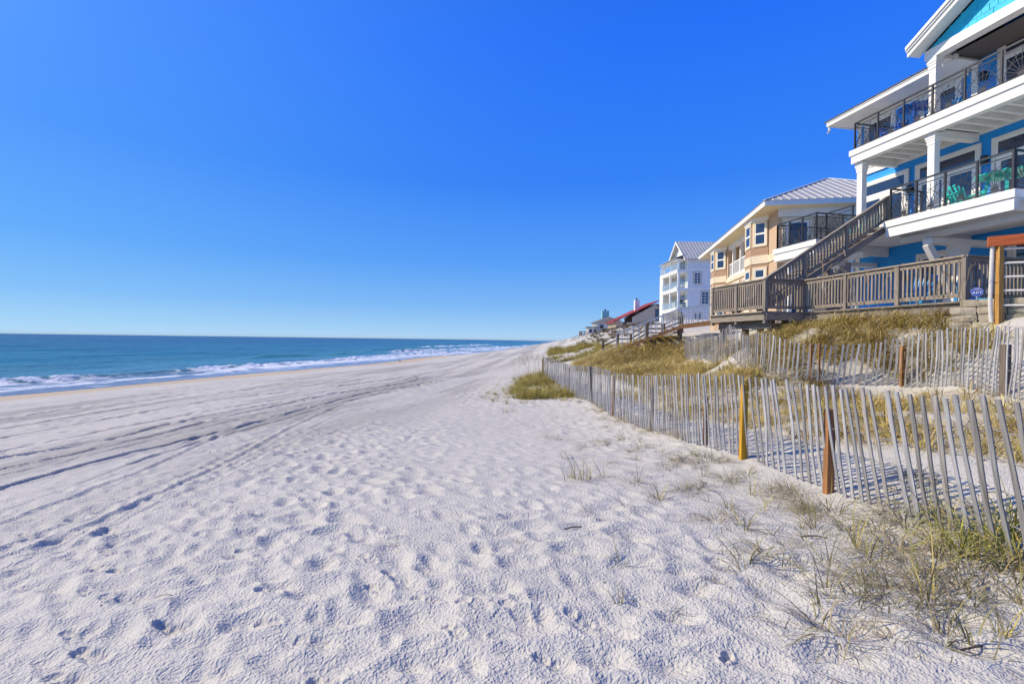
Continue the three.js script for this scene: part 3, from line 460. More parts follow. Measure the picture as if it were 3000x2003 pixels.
  // lower balcony in two wings with a stair notch between
  const slab = (a, b, z, near) => { bx('balcony_floor', M.white, a + .05, b - .05, Y1 - .12, Y1, 0, z - .05); bx('fascia', M.white, a - .04, b + .04, Y1 - .2, Y1 + .01, z - .046, z + .045); bx('fascia', M.white, a, b, Y1 - .52, Y1 - .2, z - .1, z); for (const [e0, e1] of [[a - .04, a + .046], [b - .046, b + .04]]) bx('end_fascia', M.white, e0, e1, Y1 - .2, Y1 + .01, 0, z - .05); for (const [e0, e1] of [[a, a + .1], [b - .1, b]]) bx('end_fascia', M.white, e0, e1, Y1 - .52, Y1 - .2, 0, z - .104); };
  slab(9.77, 13.25, 3.37); slab(16.09, 18.34, 3.37); bx('landing_floor', M.grey[1], 13.3, 16.04, Y1 - .12, Y1, 0, 2.9);
  bx('underside', M.white, 3.2, 13.1, Y1 - .30, Y1 - .26, 0, 3.2); bx('underside', M.white, 16.2, 18.2, Y1 - .30, Y1 - .26, 0, 3.2); bx('underside', M.white, 13.3, 16.0, Y1 - .16, Y1 - .125, 0, 2.9);
  bx('girder', M.white, 8.8, 13.2, Y1 - .68, Y1 - .525, 2.55, 2.85); bx('girder', M.white, 15.4, 18.3, Y1 - .70, Y1 - .525, 1.65, 1.95);
  for (const t of [12.3, 16.7]) bx('cross_beam', M.white, t - .14, t + .14, Y1 - .88, Y1 - .705, .01, 2.9);
  column(BH, h, 12.3, 1.7, Y0, Y1 - .88, .3); column(BH, h, 16.7, 1.7, Y0, Y1 - .88, .3); column(BH, h, 9, 1.7, Y0, Y1 - .52, .3);
  beam(h, 'knee_brace', M.white, BH.pt(12.3, Y0 + .75, 1.95), BH.pt(12.3, Y1 - .9, 2.9), .16, .2); beam(h, 'knee_brace', M.white, BH.pt(16.7, Y0 + .75, 1.95), BH.pt(16.7, Y1 - .9, 2.9), .16, .2);
  ironRail(h, BH.pt(13.15, Y1, 3.3), BH.pt(9.84, Y1, 3.3), 4); ironRail(h, BH.pt(9.84, Y1, .06), BH.pt(9.84, Y1, 3.24), 4); ironRail(h, BH.pt(13.15, Y1, 2.1), BH.pt(13.15, Y1, 3.3), 1);
  ironRail(h, BH.pt(18.24, Y1, 3.3), BH.pt(16.16, Y1, 3.3), 3); ironRail(h, BH.pt(16.16, Y1, .9), BH.pt(16.16, Y1, 3.3), 2); ironRail(h, BH.pt(18.24, Y1, .06), BH.pt(18.24, Y1, 3.3), 3); ironRail(h, BH.pt(16.16, Y1, 2.85), BH.pt(15.0, Y1, 2.85), 1);
  bx('utility_box', M.blue, 15.75, 16.15, 3.35, 3.85, .002, .16);
}
roundTable(BH.pt(14.3, Y2 + .002, 1.05), M.chairBlue, .5, 1.02, 'bar_table', 'dark blue round bar table on the top balcony of the blue house');
adirondack(BH.pt(13.35, Y2 + .002, .95), BH.turn, M.skyBlue, 'garden_chair', 'light blue slatted chair on the top balcony of the blue house');
adirondack(BH.pt(14.95, Y2 + .002, 1.2), BH.turn + .3, M.chairBlue, 'garden_chair', 'dark blue slatted chair beside the bar table on the top balcony');
roundTable(BH.pt(10.55, Y1 + .002, 2.45), M.teal, .62, .72, 'patio_table', 'round teal slatted table on the lower balcony of the blue house');
adirondack(BH.pt(11.75, Y1 + .002, 2.2), BH.turn + 1.2, M.teal, 'garden_chair', 'teal slatted chair next to the round teal table');
adirondack(BH.pt(15.6, Y1 + .002, 1.75), BH.turn - .2, M.teal, 'garden_chair', 'teal slatted chair at the head of the timber stair on the lower balcony');

// ---------------------------------------------------------------- timber deck in front of the blue house, and its stair
{
  const d = BH.thing('timber_deck', 'weathered grey timber deck with baluster railings below the blue house', 'deck', 12, 1.7, 6), r = rngOf(21), bx = (n, m, ...a) => BH.box(d, n, m, ...a);
  for (let z = 1.0; z < 6.7; z += .145) bx('deck_board', pick(M.grey, r), 8.35, z < 6 ? 17.3 : 12.9, Y0 - .04, Y0, z, z + .139, Math.floor(r() * 4));
  for (let z = 6.0; z < 8.1; z += .145) bx('deck_board', pick(M.grey, r), 12.92, 15.66, Y0 - .0385, Y0 + .0015, z, z + .139, Math.floor(r() * 4));
  const skirt = (a, b, z) => { bx('rim_board', pick(M.grey, r), a, b, Y0 - .27, Y0 - .045, z - .05, z); bx('edge_board', pick(M.grey, r), a, b, Y0 - .042, Y0 - .002, z - .02, z + .07); bx('lower_beam', pick(M.grey, r), a + .1, b - .1, Y0 - .52, Y0 - .29, z - .35, z - .27); };
  skirt(8.4, 12.87, 6.74); skirt(12.9, 15.66, 8.12);
  bx('rim_board', M.grey[0], 12.85, 12.9, Y0 - .27, Y0 - .045, 6.7, 8.07); bx('rim_board', M.grey[0], 15.62, 15.66, Y0 - .27, Y0 - .045, 5.9, 8.07); bx('rim_board', M.grey[1], 8.38, 8.43, Y0 - .27, Y0 - .045, 1, 6.7);
  woodRail(d, BH.pt(8.45, Y0, 6.7), BH.pt(12.93, Y0, 6.7), { posts: 3, drop: .36 }); woodRail(d, BH.pt(12.93, Y0, 6.7), BH.pt(12.93, Y0, 8.05), { posts: 1, first: false, drop: .36 }); woodRail(d, BH.pt(12.93, Y0, 8.05), BH.pt(15.62, Y0, 8.05), { posts: 2, first: false, drop: .36 });
  woodRail(d, BH.pt(8.45, Y0, 3.2), BH.pt(8.45, Y0, 6.7), { posts: 2, last: false, drop: .36 });
  for (const [t, z] of [[8.6, 6.35], [10, 6.35], [11.4, 6.35], [12.75, 6.35], [13.1, 7.7], [14.3, 7.7], [15.5, 7.7], [14.3, 6.2], [15.5, 6.2], [12, 4]]) { const p = BH.pt(t, 0, z), g = base(p.x, -p.z); bx('deck_post', M.darkWood[0], t - .08, t + .08, g - .3, Y0 - .05, z - .08, z + .08); }
  for (const t of [11.43, 9.94]) bx('post_block', M.grey[0], t - .12, t + .12, Y0 - .46, Y0 - .3, 6.66, 6.78);
}
{
  const a = 13.55, b = 14.8, zB = 7.78, zT = 2.95, n = 17, rise = (Y1 - Y0) / n, run = (zB - zT) / n, s = BH.thing('timber_stair', 'steep grey timber staircase from the deck up to the lower balcony', 'stair', 14.2, Y0, 5), r = rngOf(31);
  for (let k = 1; k < n; k++) { const y = Y0 + rise * k, z = zB - run * k; BH.box(s, 'tread', pick(M.grey, r), a + .05, b - .05, y - .04, y, z - .04, z + run + .02, k % 4); }
  for (const t of [a, b]) { beam(s, 'stringer', M.grey[1], BH.pt(t, Y0 + .02, zB + .05), BH.pt(t, Y1 - .12, zT + .05), .06, .2); if (t === a) woodRail(s, BH.pt(t - .06, Y0 + .12, zB), BH.pt(t - .06, Y1 + .05, zT + .12), { posts: 3, H: .86, pitch: .115, drop: .2, bw: .045 }); }
  beam(s, 'handrail_end', M.grey[0], BH.pt(a - .06, Y0 + .9, zB), BH.pt(a - .06, Y0 + .86, zB + .3), .1, .04);
  for (const [z, t] of [[5.2, a], [5.2, b]]) BH.box(s, 'support_post', M.grey[1], t - .07, t + .07, Y0, lerp(Y0, Y1, (zB - z) / (zB - zT)) - .16, z - .07, z + .07);
  for (const t of [a + .08]) for (let k = 0; k < 4; k++) BH.box(s, 'skirt_panel', pick(M.grey, r), t, t + .02, Y0, lerp(Y0, Y1, (zB - (5.1 - k * .21)) / (zB - zT)) - .3 - k * .02, 4.92 - k * .21, 5.12 - k * .21, k);
}
adirondack(BH.pt(10.6, Y0 + .003, 5.4), BH.turn + .2, M.skyBlue, 'garden_chair', 'light blue slatted chair on the timber deck facing the sea'); adirondack(BH.pt(9.3, Y0 + .003, 5.2), BH.turn - 1.3, M.skyBlue, 'garden_chair', 'light blue slatted chair turned sideways by the end post of the deck'); adirondack(BH.pt(9.9, Y0 + .003, 3.6), BH.turn + .3, M.chairBlue, 'garden_chair', 'dark blue slatted chair close to the wall on the timber deck');
// ---------------------------------------------------------------- sand fences: every slat a piece, wires and stakes
const slatGeos = [0, 1, 2, 3, 4].map((k) => { const r = rngOf(40 + k), g = new THREE.BoxGeometry(.037, 1.32, .011, 1, 5, 1), p = g.attributes.position, uv = g.attributes.uv; for (let i = 0; i < p.count; i++) { const y = p.getY(i) + .66, f = y / 1.32; p.setXYZ(i, p.getX(i) * (1 + .10 * Math.sin(f * 5 + k)) + .009 * Math.sin(f * 3.1 * (1 + k * .3) + k), y, p.getZ(i) + .010 * Math.sin(f * 4 + k * 2)); uv.setXY(i, y + k * .31, p.getX(i) + p.getZ(i) + k * .17); } g.computeVertexNormals(); return g; });
function slatFence(name, label, group, pts, o = {}) {          // pts: X, Z, height of slat above sand, lean along X and Z
  const { pitch = .102, stakes = [], mats = M.slat, seed = 1, wires = [.12, .36, .6, .84, 1.06] } = o, r = rngOf(seed), c = new THREE.CatmullRomCurve3(pts.map((p) => V(p[0], 0, p[1])), false, 'centripetal'), L = c.getLength(), n = Math.round(L / pitch), p0 = c.getPointAt(.5);
  const f = thing(name, label, 'fence', W(p0.x, p0.z, base(p0.x, p0.z)), 0, group), keyU = pts.map((p) => { let best = 0, bd = 1e9; for (let k = 0; k <= 400; k++) { const q = c.getPointAt(k / 400), d = (q.x - p[0]) ** 2 + (q.z - p[1]) ** 2; if (d < bd) { bd = d; best = k / 400; } } return best; });
  const at = (u, i) => { let k = 0; while (k < pts.length - 2 && u > keyU[k + 1]) k++; return lerp(pts[k][i] ?? 0, pts[k + 1][i] ?? 0, clamp((u - keyU[k]) / Math.max(1e-6, keyU[k + 1] - keyU[k]), 0, 1)); };
  const rows = wires.map(() => []);
  for (let k = 0; k <= n; k++) {
    const u = k / n, p = c.getPointAt(u), tg = c.getTangentAt(u), turn = Math.atan2(tg.z, tg.x), lx = at(u, 3) + (r() - .5) * .035, lz = at(u, 4) + (r() - .5) * .05, up = V(lx, 1, -lz).normalize();
    const gy = base(p.x, p.z) + .3 * relief(p.x, p.z), H = at(u, 2), bury = 1.32 - H + (r() - .5) * .05;
    const q = new THREE.Quaternion().setFromUnitVectors(UP, up).multiply(qy(turn)), o2 = W(p.x, p.z, gy).addScaledVector(up, -bury);
    if (r() > .02) { const sl = part(f, 'slat', slatGeos[Math.floor(r() * 5)], pick(mats, r), o2, q); sl.scale.set(.82 + .4 * r(), 1, 1); }
    wires.forEach((w, i) => rows[i].push(W(p.x, p.z, gy).addScaledVector(up, Math.max(.02, w - bury + .02)).add(V(.009, 0, 0))));
  }
  rows.forEach((row) => part(f, 'wire', new THREE.TubeGeometry(new THREE.CatmullRomCurve3(row.map((v) => v.clone().sub(row[0]))), Math.min(300, row.length * 2), .0045, 4), M.wire, row[0]));
  for (const [at0, h, w, mat, lx, lz, off = .05] of stakes) { let u = at0; if (at0 > 1) { let bd = 1e9; for (let k = 0; k <= 1000; k++) { const q = c.getPointAt(k / 1000), d = Math.abs(toPx(W(q.x + off, q.z, base(q.x, q.z) + .2))[0] - at0); if (q.z > 1 && d < bd) { bd = d; u = k / 1000; } } } const p = c.getPointAt(u), gy = base(p.x, p.z); beam(f, 'stake', mat, W(p.x + off, p.z, gy - .25), W(p.x + off + (lx ?? 0) * h, p.z + (lz ?? 0) * h, gy + h), w, w, 1); }
  return f;
}
slatFence('sand_fence', 'long grey slatted sand fence with yellow and brown stakes beside the open beach', null, [
  [1.66, 25, 1.12, 0, 0], [1.95, 22, 1.13, .02, .03], [2.24, 19, 1.15, -.02, -.02], [2.46, 15.5, 1.15, .0, -.06], [2.6, 12.2, 1.16, -.04, .02], [2.85, 10.4, 1.16, -.05, .0], [3.1, 7.74, 1.17, -.06, .0], [3.3, 6.5, 1.17, -.09, 0], [3.47, 5.3, 1.16, -.13, .02], [3.56, 4.3, 1.15, -.16, .03], [3.66, 3.3, 1.15, -.18, .03], [3.78, 2.0, 1.14, -.18, .02], [3.85, .8, 1.14, -.15, 0]],
  { seed: 2, stakes: [[.0, 1.12, .06, M.yellowPost, 0, 0, -.03], [1667, 1.0, .06, M.stake], [1738, 1.15, .07, M.stakeGrey, -.08, .02], [1797, 1.05, .055, M.stake], [1914, .95, .055, M.stakeGrey, -.05], [2070, .8, .06, M.stake, -.02], [2176, 1.05, .075, M.yellowPost, .02, 0, -.06], [2431, .9, .078, M.stake, -.02, 0, -.03]] });
slatFence('sand_fence', 'grey slatted sand fence along the foot of the grassy bank below the deck', null, [
  [8.3, 22.8, 1.02, -.10, 0], [7.75, 20, 1.02, -.08, 0], [7.05, 16.4, 1.02, -.03, 0], [6.65, 13.8, 1.03, 0, 0], [6.35, 11.9, 1.03, .03, 0], [6.75, 11.2, .95, .10, 0], [7.8, 10.6, .92, .13, 0], [8.35, 9.9, 1.12, .02, 0], [8.32, 9.1, 1.15, .0, 0], [8.2, 8.4, 1.15, .08, 0], [7.9, 7.3, 1.15, .05, 0], [7.75, 6, 1.15, .04, 0], [7.8, 4, 1.15, .02, 0]],
  { seed: 3, stakes: [[2102, 1.0, .06, M.stake], [2375, .95, .036, M.stake], [2400, 1.0, .036, M.stake], [2641, .88, .09, M.stake, .03], [2945, .88, .1, M.stakeGrey, .01]] });
slatFence('sand_fence', 'dark weathered sand fence climbing the white dune below the red roofed house', null, [[8.6, 50, 1.2, .02, 0], [9.4, 50.6, 1.2, 0, 0], [10.6, 51.2, 1.25, 0, 0], [11.6, 51.6, 1.2, 0, 0]], { seed: 4, pitch: .17, mats: M.darkWood, wires: [.3, .8] });
slatFence('sand_fence', 'leaning weathered sand fence at the far foot of the white dune', null, [[7.3, 58, 1.2, -.15, 0], [8.3, 57, 1.2, -.1, 0], [8.9, 55.5, 1.2, -.06, 0]], { seed: 5, pitch: .17, mats: M.darkWood, wires: [.3, .8] });

// ---------------------------------------------------------------- tan house
const TH = new Frame(14.2, 25.7, .179, .984);
{
  const E = 9.0, h = TH.thing('tan_beach_house', 'tan stucco two storey house with bay windows and pale metal hip roof', 'house', 7, 2.1, 0), bx = (n, m, ...a) => TH.box(h, n, m, ...a), lp = (t, y, z) => TH.pt(t, y, z).sub(TH.pt(7, 0, 0)).applyQuaternion(TH.q.clone().invert());
  bx('wall', M.tan, 0, 3.95, 1.9, E - .2, -8.2, 0); bx('wall', M.tan, 3.95, 9.95, 1.9, 6.25, -8.2, -.003); bx('wall', M.tan, 3.95, 9.95, 6.25, E - .2, -8.2, -1.5); bx('wall', M.tan, 9.95, 14.9, 1.9, E - .2, -8.2, 0);
  bx('belt_course', M.cream, -.03, 1.3, 6.15, 6.55, .002, .05); bx('belt_course', M.cream, 3.9, 10.2, 6.02, 6.3, .002, .07);
  for (const s0 of [1.3, 10.3]) {                              // two canted bays
    const w = .69, L = w * Math.SQRT2, near = TH.sub(s0, 0, Math.PI / 4), front = TH.sub(s0 + w, w, 0), far = TH.sub(s0 + w + 1.25, w, -Math.PI / 4), poly = [lp(s0, 0, -.05), lp(s0 + w, 0, w), lp(s0 + w + 1.25, 0, w), lp(s0 + 2 * w + 1.25, 0, -.05)];
    const bay = part(h, 'bay', slabGeo(poly.map((p) => p.clone().setY(1.9)), V(0, E - 2.15, 0)), M.tan, TH.pt(7, 0, 0), TH.q);
    for (const [f, len, hung] of [[near, L, 1], [front, 1.25, 1], [far, L, 1]]) {
      f.box(bay, 'belt_course', M.cream, .0, len, 6.15, 6.62, .003, .06); f.box(bay, 'panel', M.brown, .02, len - .02, 5.5, 6.14, .003, .02); f.box(bay, 'panel', M.brown, .02, len - .02, 6.63, 7.1, .003, .02); f.box(bay, 'panel', M.brown, .02, len - .02, 8.62, E - .3, .003, .02); f.box(bay, 'frieze', M.white, -.03, len + .03, E - .42, E - .2, .004, .09);
      const m = Math.min(.1, len * .08); opening(f, h, 'bay_window', m, len - m, 7.12, 8.6, .01, { hung: true, trim: len > 1 ? .13 : .11, trimMat: M.cream, sash: .05 }); opening(f, h, 'bay_window', m, len - m, 5.2, 5.95, .01, { trim: .13, trimMat: M.cream, sash: .05 }); opening(f, h, 'bay_window', m, len - m, 3.4, 5.1, .01, { hung: true, trim: .13, trimMat: M.cream, sash: .05 });
    }
  }
  // recessed balcony between the bays
  bx('balcony_floor', M.white, 3.95, 9.95, 6.252, 6.4, -1.5, .02); for (const t of [5.15, 7.0, 8.85]) bx('column', M.white, t - .1, t + .1, 6.4, E - .4, -.22, -.02); bx('header', M.white, 3.95, 9.95, E - .55, E - .2, -.3, -.02);
  bx('top_rail', M.white, 3.96, 9.94, 7.32, 7.4, -.16, -.08); bx('bottom_rail', M.white, 3.96, 9.94, 6.48, 6.54, -.16, -.08); for (let t = 4.05; t < 9.95; t += .13) bx('baluster', M.white, t - .02, t + .02, 6.54, 7.32, -.14, -.1);
  for (const t of [5.0, 8.3]) opening(TH, h, 'glass_door', t - .8, t + .8, 6.4, 8.4, -1.49, { leaves: 2, trim: .1 });
  for (const t of [5.3, 7.6]) opening(TH, h, 'window', t - .8, t + .8, 4.9, 5.9, .006, { trim: .12, trimMat: M.cream, nx: 2 });
  opening(TH, h, 'window', 13.3, 14.4, 6.9, 8.3, .006, { hung: true, trim: .12, trimMat: M.cream });
  // near end, in shade: door with cream trim, frieze
  const end = new EndFrame(TH.X0, TH.Z0, -TH.dz, TH.dx);
  end.box(h, 'frieze', M.white, .02, 8.15, E - .62, E - .2, .003, .05); opening(end, h, 'glass_door', .22, 1.75, 6.4, 8.35, .006, { leaves: 1, trim: .2, trimMat: M.cream, sash: .1 }); opening(end, h, 'window', 3.2, 4.6, 6.9, 8.3, .006, { hung: true, trim: .14, trimMat: M.cream }); opening(end, h, 'glass_door', .3, 1.8, 2.3, 4.9, .006, { leaves: 1, trim: .2, trimMat: M.cream });
  end.box(h, 'balcony_floor', M.white, -.1, 3.2, 6.1, 6.38, .003, 1.5); end.box(h, 'post', M.white, .1, .26, 2.1, 6.1, 1.2, 1.36); end.box(h, 'post', M.white, 2.9, 3.06, 2.1, 6.1, 1.2, 1.36);
  bx('belt_course', M.white, -1.5, -.004, 6.12, 6.5, -.3, .05);
  // soffit, fascia and metal hip roof
  const ov = .92, D = -8.2; bx('soffit', M.creamSoffit, -ov, 14.9 + ov, E - .2, E - .16, D - ov, ov); for (const a of [[-ov - .03, 14.93 + ov, ov, ov + .04], [-ov - .03, 14.93 + ov, D - ov - .04, D - ov]]) bx('fascia', M.white, a[0], a[1], E - .22, E + .02, a[2], a[3]);
  for (const a of [[-ov - .04, -ov], [14.9 + ov, 14.94 + ov]]) bx('fascia', M.white, a[0], a[1], E - .22, E + .02, D - ov, ov - .003);
  const c = (t, z) => lp(t, E + .03, z), m = 5.02, a0 = c(-ov - .06, ov + .07), a1 = c(14.9 + ov + .06, ov + .07), a2 = c(14.9 + ov + .06, D - ov - .07), a3 = c(-ov - .06, D - ov - .07), p0 = lp(-ov - .06 + m, E + .03 + m * .51, ov + .07 - m), p1 = lp(14.9 + ov + .06 - m, E + .03 + m * .51, ov + .07 - m);
  part(h, 'roof', polyGeo([[a0, a1, p1, p0], [a1, a2, p1], [a2, a3, p0, p1], [a3, a0, p0], [a3, a2, a1, a0]]), M.metalRoof, TH.pt(7, 0, 0), TH.q);
  for (let k = 1; k < 25; k++) { const z = lerp(ov, D - ov, k / 25), run = Math.min(ov + .07 - z, z - (D - ov - .07)); beam(h, 'roof_seam', M.metalSeam, TH.pt(-ov - .07, E + .05, z), TH.pt(-ov - .06 + run, E + .045 + run * .51, z), .035, .05); }
  for (let k = 1; k < 40; k++) { const t = lerp(-ov, 14.9 + ov, k / 40), run = Math.min(t + ov + .06, 14.9 + ov + .06 - t, m); beam(h, 'roof_seam', M.metalSeam, TH.pt(t, E + .05, ov + .08), TH.pt(t, E + .045 + run * .51, ov + .07 - run), .035, .05); }
  for (const [u, v] of [[[-ov - .06, ov + .07], [-ov - .06 + m, ov + .07 - m]], [[-ov - .06, D - ov - .07], [-ov - .06 + m, D - ov - .07 + m]], [[-ov - .06 + m, ov + .07 - m], [14.9 + ov + .06 - m, ov + .07 - m]]]) beam(h, 'ridge_cap', M.metalSeam, TH.pt(u[0], u[0] < -ov + .1 && u[0] > -2 ? E + .06 : E + .06 + m * .51, u[1]), TH.pt(v[0], E + .06 + m * .51, v[1]), .14, .05);
}
// its walkway and stair down to the beach, pipe rails
{
  const y = (X, Z) => base(X, Z), g = thing('beach_walkway', 'new orange timber walkway and stair with light pipe rails in front of the tan house', 'walkway', W(9.7, 27, 2.0)), r = rngOf(51);
  const A = [11.9, 26.2, 2.92], B = [9.55, 27, 2.58], C = [6.1, 27.9, 1.12], wd = 1.25, off = (p, k) => W(p[0] + .22 * k, p[1] + .97 * k, p[2]);
  for (const k of [0, wd]) { beam(g, 'joist', M.orangeWood, off(A, k).add(V(0, -.14, 0)), off(B, k).add(V(0, -.12, 0)), .06, .18); beam(g, 'stringer', M.orangeWood, off(B, k).add(V(0, -.14, 0)), off(C, k).add(V(0, -.08, 0)), .06, .14);
    for (const [p, q, n] of [[A, B, 9], [B, C, 11]]) { const P = off(p, k), Q = off(q, k); beam(g, 'hand_rail', M.alu, P.clone().add(V(0, .95, 0)), Q.clone().add(V(0, .95, 0)), .055, .055); for (let i = 0; i <= n; i++) { const o = P.clone().lerp(Q, i / n); beam(g, 'rail_post', M.alu, o.clone().add(V(0, -.12, 0)), o.clone().add(V(0, .95, 0)), .035, .035); } } }
  for (let i = 0; i < 16; i++) { const f = i / 16, p = A.map((v, n) => lerp(v, B[n], f)); beam(g, 'deck_board', M.orangeWood, off(p, -.03), off(p, wd + .03), .14, .035, i % 3); }
  for (let i = 1; i < 10; i++) { const f = i / 10, p = B.map((v, n) => lerp(v, C[n], f)); beam(g, 'tread', M.orangeWood, off(p, .03), off(p, wd - .03), .28, .04, i % 3); }
  for (const p of [A, B, [8, 27.4, 1.9]]) for (const k of [.1, wd - .1]) { const o = off(p, k); beam(g, 'post', M.darkWood[1], V(o.x, y(o.x, -o.z) - .3, o.z), o.clone().add(V(0, -.1, 0)), .12, .12); }
}
{ // darker timber stair beyond it
  const g = thing('beach_stair', 'dark brown timber beach stair with landings climbing the dune', 'stair', W(8, 36, 1.1)), M2 = M.darkWood, wd = 1.3, off = (p, k) => W(p[0] + .2 * k, p[1] + .97 * k, p[2]);
  const pts = [[6.55, 34.4, .62], [7.75, 34.9, 1.15], [8.8, 35.3, 1.17], [10.2, 35.9, 1.98], [11.6, 36.4, 2.0], [13.2, 37, 2.6]];
  for (let i = 0; i < pts.length - 1; i++) { const p = pts[i], q = pts[i + 1], flat = Math.abs(q[2] - p[2]) < .1, n = flat ? 7 : 5;
    for (const k of [0, wd]) { const P = off(p, k), Q = off(q, k); beam(g, 'stringer', M2[0], P.clone().add(V(0, -.12, 0)), Q.clone().add(V(0, -.12, 0)), .06, .24); for (const hh of [.98, .62, .3]) beam(g, hh > .9 ? 'hand_rail' : 'rail_board', M2[hh > .9 ? 1 : 0], P.clone().add(V(0, hh, 0)), Q.clone().add(V(0, hh, 0)), hh > .9 ? .14 : .04, hh > .9 ? .04 : .09); beam(g, 'post', M2[0], V(P.x, base(P.x, -P.z) - .3, P.z), P.clone().add(V(0, 1, 0)), .11, .11); if (i === pts.length - 2) beam(g, 'post', M2[0], V(Q.x, base(Q.x, -Q.z) - .3, Q.z), Q.clone().add(V(0, 1, 0)), .11, .11); }
    for (let j = 0; j < n; j++) { const f = (j + .5) / n, o = p.map((v, m) => lerp(v, q[m], f)); beam(g, flat ? 'deck_board' : 'tread', M2[j % 2], off(o, .03), off(o, wd - .03), flat ? .15 : .24, .04, j % 3); } }
}
// ---------------------------------------------------------------- white house
const WH = new Frame(26.4, 72, 0, 1);
{
  const h = WH.thing('white_beach_house', 'white four storey house with stacked seaside balconies and striped metal gable roof', 'house', 6, 3.6, 0), bx = (n, m, ...a) => WH.box(h, n, m, ...a), lp = (t, y, z) => WH.pt(t, y, z).sub(WH.pt(6, 0, 0)).applyQuaternion(WH.q.clone().invert()), F1 = 6.75, F2 = 9.8, F3 = 12.55, E = 14.4;
  bx('wall', M.clad, 0, 7.4, 3, E, -9.5, 0); bx('wall', M.clad, 7.4, 12.6, 3, F3 + .2, -9.5, -.003);
  part(h, 'gable_wall', slabGeo([lp(0, E, 0), lp(3.7, E + 3, 0), lp(7.4, E, 0)], V(0, 0, -9.5)), M.clad, WH.pt(6, 0, 0), WH.q);
  const end = new EndFrame(26.4, 72, -1, 0);                       // side wall towards the camera
  for (const y of [F2 - .15, F3 + .05, F1 - .2]) end.box(h, 'belt_course', M.white, 0, 9.4, y, y + .22, .004, .07);
  const win = (f, a, b, y0, y1, n, rows) => opening(f, h, 'window', a, b, y0, y1, .006, { trim: .13, trimMat: M.beige, sash: .09, nx: n, ny: rows, bars: .06 });
  win(end, .75, 2.05, 10.3, 12.25, 2, 4); win(end, 5.4, 6.7, 10.3, 12.25, 2, 4); win(end, 1.9, 3.3, 7.2, 9.4, 2, 4); win(end, 3.35, 4.65, 7.2, 9.4, 2, 4); win(end, 4.7, 6.1, 7.2, 9.4, 2, 4); win(end, .9, 2.2, 4.1, 6.1, 2, 3); win(end, 3.2, 4.5, 4.1, 6.1, 2, 3);
  for (const [fy, hh] of [[F1, 2.3], [F2, 2.15]]) { for (const [a, b] of [[1.1, 3.9], [4.5, 5.8], [6.1, 7.4]]) opening(WH, h, 'french_door', a, b, fy, fy + hh, .006, { leaves: 2, trim: .13, trimMat: M.beige, nx: 2, ny: 4, bars: .06 }); }
  opening(WH, h, 'french_door', 1.2, 3.4, F3, F3 + 1.75, .006, { leaves: 2, trim: .12, trimMat: M.beige, nx: 1, ny: 2 }); for (const [a, b] of [[1.2, 4.2], [5, 7]]) opening(WH, h, 'french_door', a, b, 3.9, 6.0, .006, { leaves: 2, trim: .13, trimMat: M.beige, nx: 2, ny: 3, bars: .06 });
  for (const fy of [F1, F2, F3]) { bx('balcony_floor', M.white, 0, 7.6, fy - .45, fy, .002, 1.6); bx('floor_edge', M.white, -.03, 7.63, fy - .12, fy + .03, 1.603, 1.68); bx('glass_panel', M.paleGlass, .05, 7.5, fy + .1, fy + 1.0, 1.53, 1.545); bx('hand_rail', M.alu, 0, 7.55, fy + 1.0, fy + 1.04, 1.515, 1.555); bx('glass_panel', M.paleGlass, .02, .035, fy + .1, fy + 1.0, .06, 1.5); }
  for (const t of [.15, 3.8, 7.4]) { bx('column', M.white, t - .15, t + .15, F1 + .035, F2 - .452, 1.2, 1.5); bx('column', M.white, t - .15, t + .15, F2 + .035, F3 - .452, 1.2, 1.5); } for (const t of [.15, 3.6, 6.6]) bx('column', M.white, t - .12, t + .12, F3 + .035, E - .2, 1.2, 1.45);
  bx('wing', M.clad, 7.7, 9.2, 3, F3 + .2, .003, 1.4); for (const t of [8, 9]) bx('parapet_post', M.white, t - .1, t + .1, F3 + .202, F3 + 1.5, 1.1, 1.3);
  part(h, 'porch_roof', slabGeo([lp(-.5, E - .25, 2.1), lp(7.9, E - .25, 2.1), lp(6.8, E + .55, .05), lp(.6, E + .55, .05)], V(0, .1, 0)), M.metalRoof, WH.pt(6, 0, 0), WH.q); bx('porch_ceiling', M.white, -.3, 7.7, E - .34, E - .28, .003, 1.95);
  for (const s of [0, 1]) { const T = (t) => s ? 7.4 - t : t, o = -.5; part(h, 'roof', slabGeo([lp(T(o), E + o * .81, .7), lp(T(3.7), E + 3, .7), lp(T(3.7), E + 3, -10), lp(T(o), E + o * .81, -10)], V(0, .12, 0)), M.metalRoof, WH.pt(6, 0, 0), WH.q);
    for (let k = 0; k <= 21; k++) { const z = lerp(.68, -9.9, k / 21); beam(h, 'roof_seam', M.metalSeam, WH.pt(T(o), E + o * .81 + .14, z), WH.pt(T(3.7), E + 3.14, z), .10, .06); }
    beam(h, 'rake_board', M.white, WH.pt(T(o), E + o * .81 - .05, .68), WH.pt(T(3.7), E + 2.95, .68), .08, .22); }
  { const g = part(h, 'balcony_bracket', slabGeo([lp(0, F1 - .46, .01), lp(0, F1 - .46, 1.5), lp(0, F1 - .75, .8), lp(0, F1 - 1.5, .01)], lp(.2, 0, 0).sub(lp(0, 0, 0))), M.white, WH.pt(6, 0, 0), WH.q); }
}
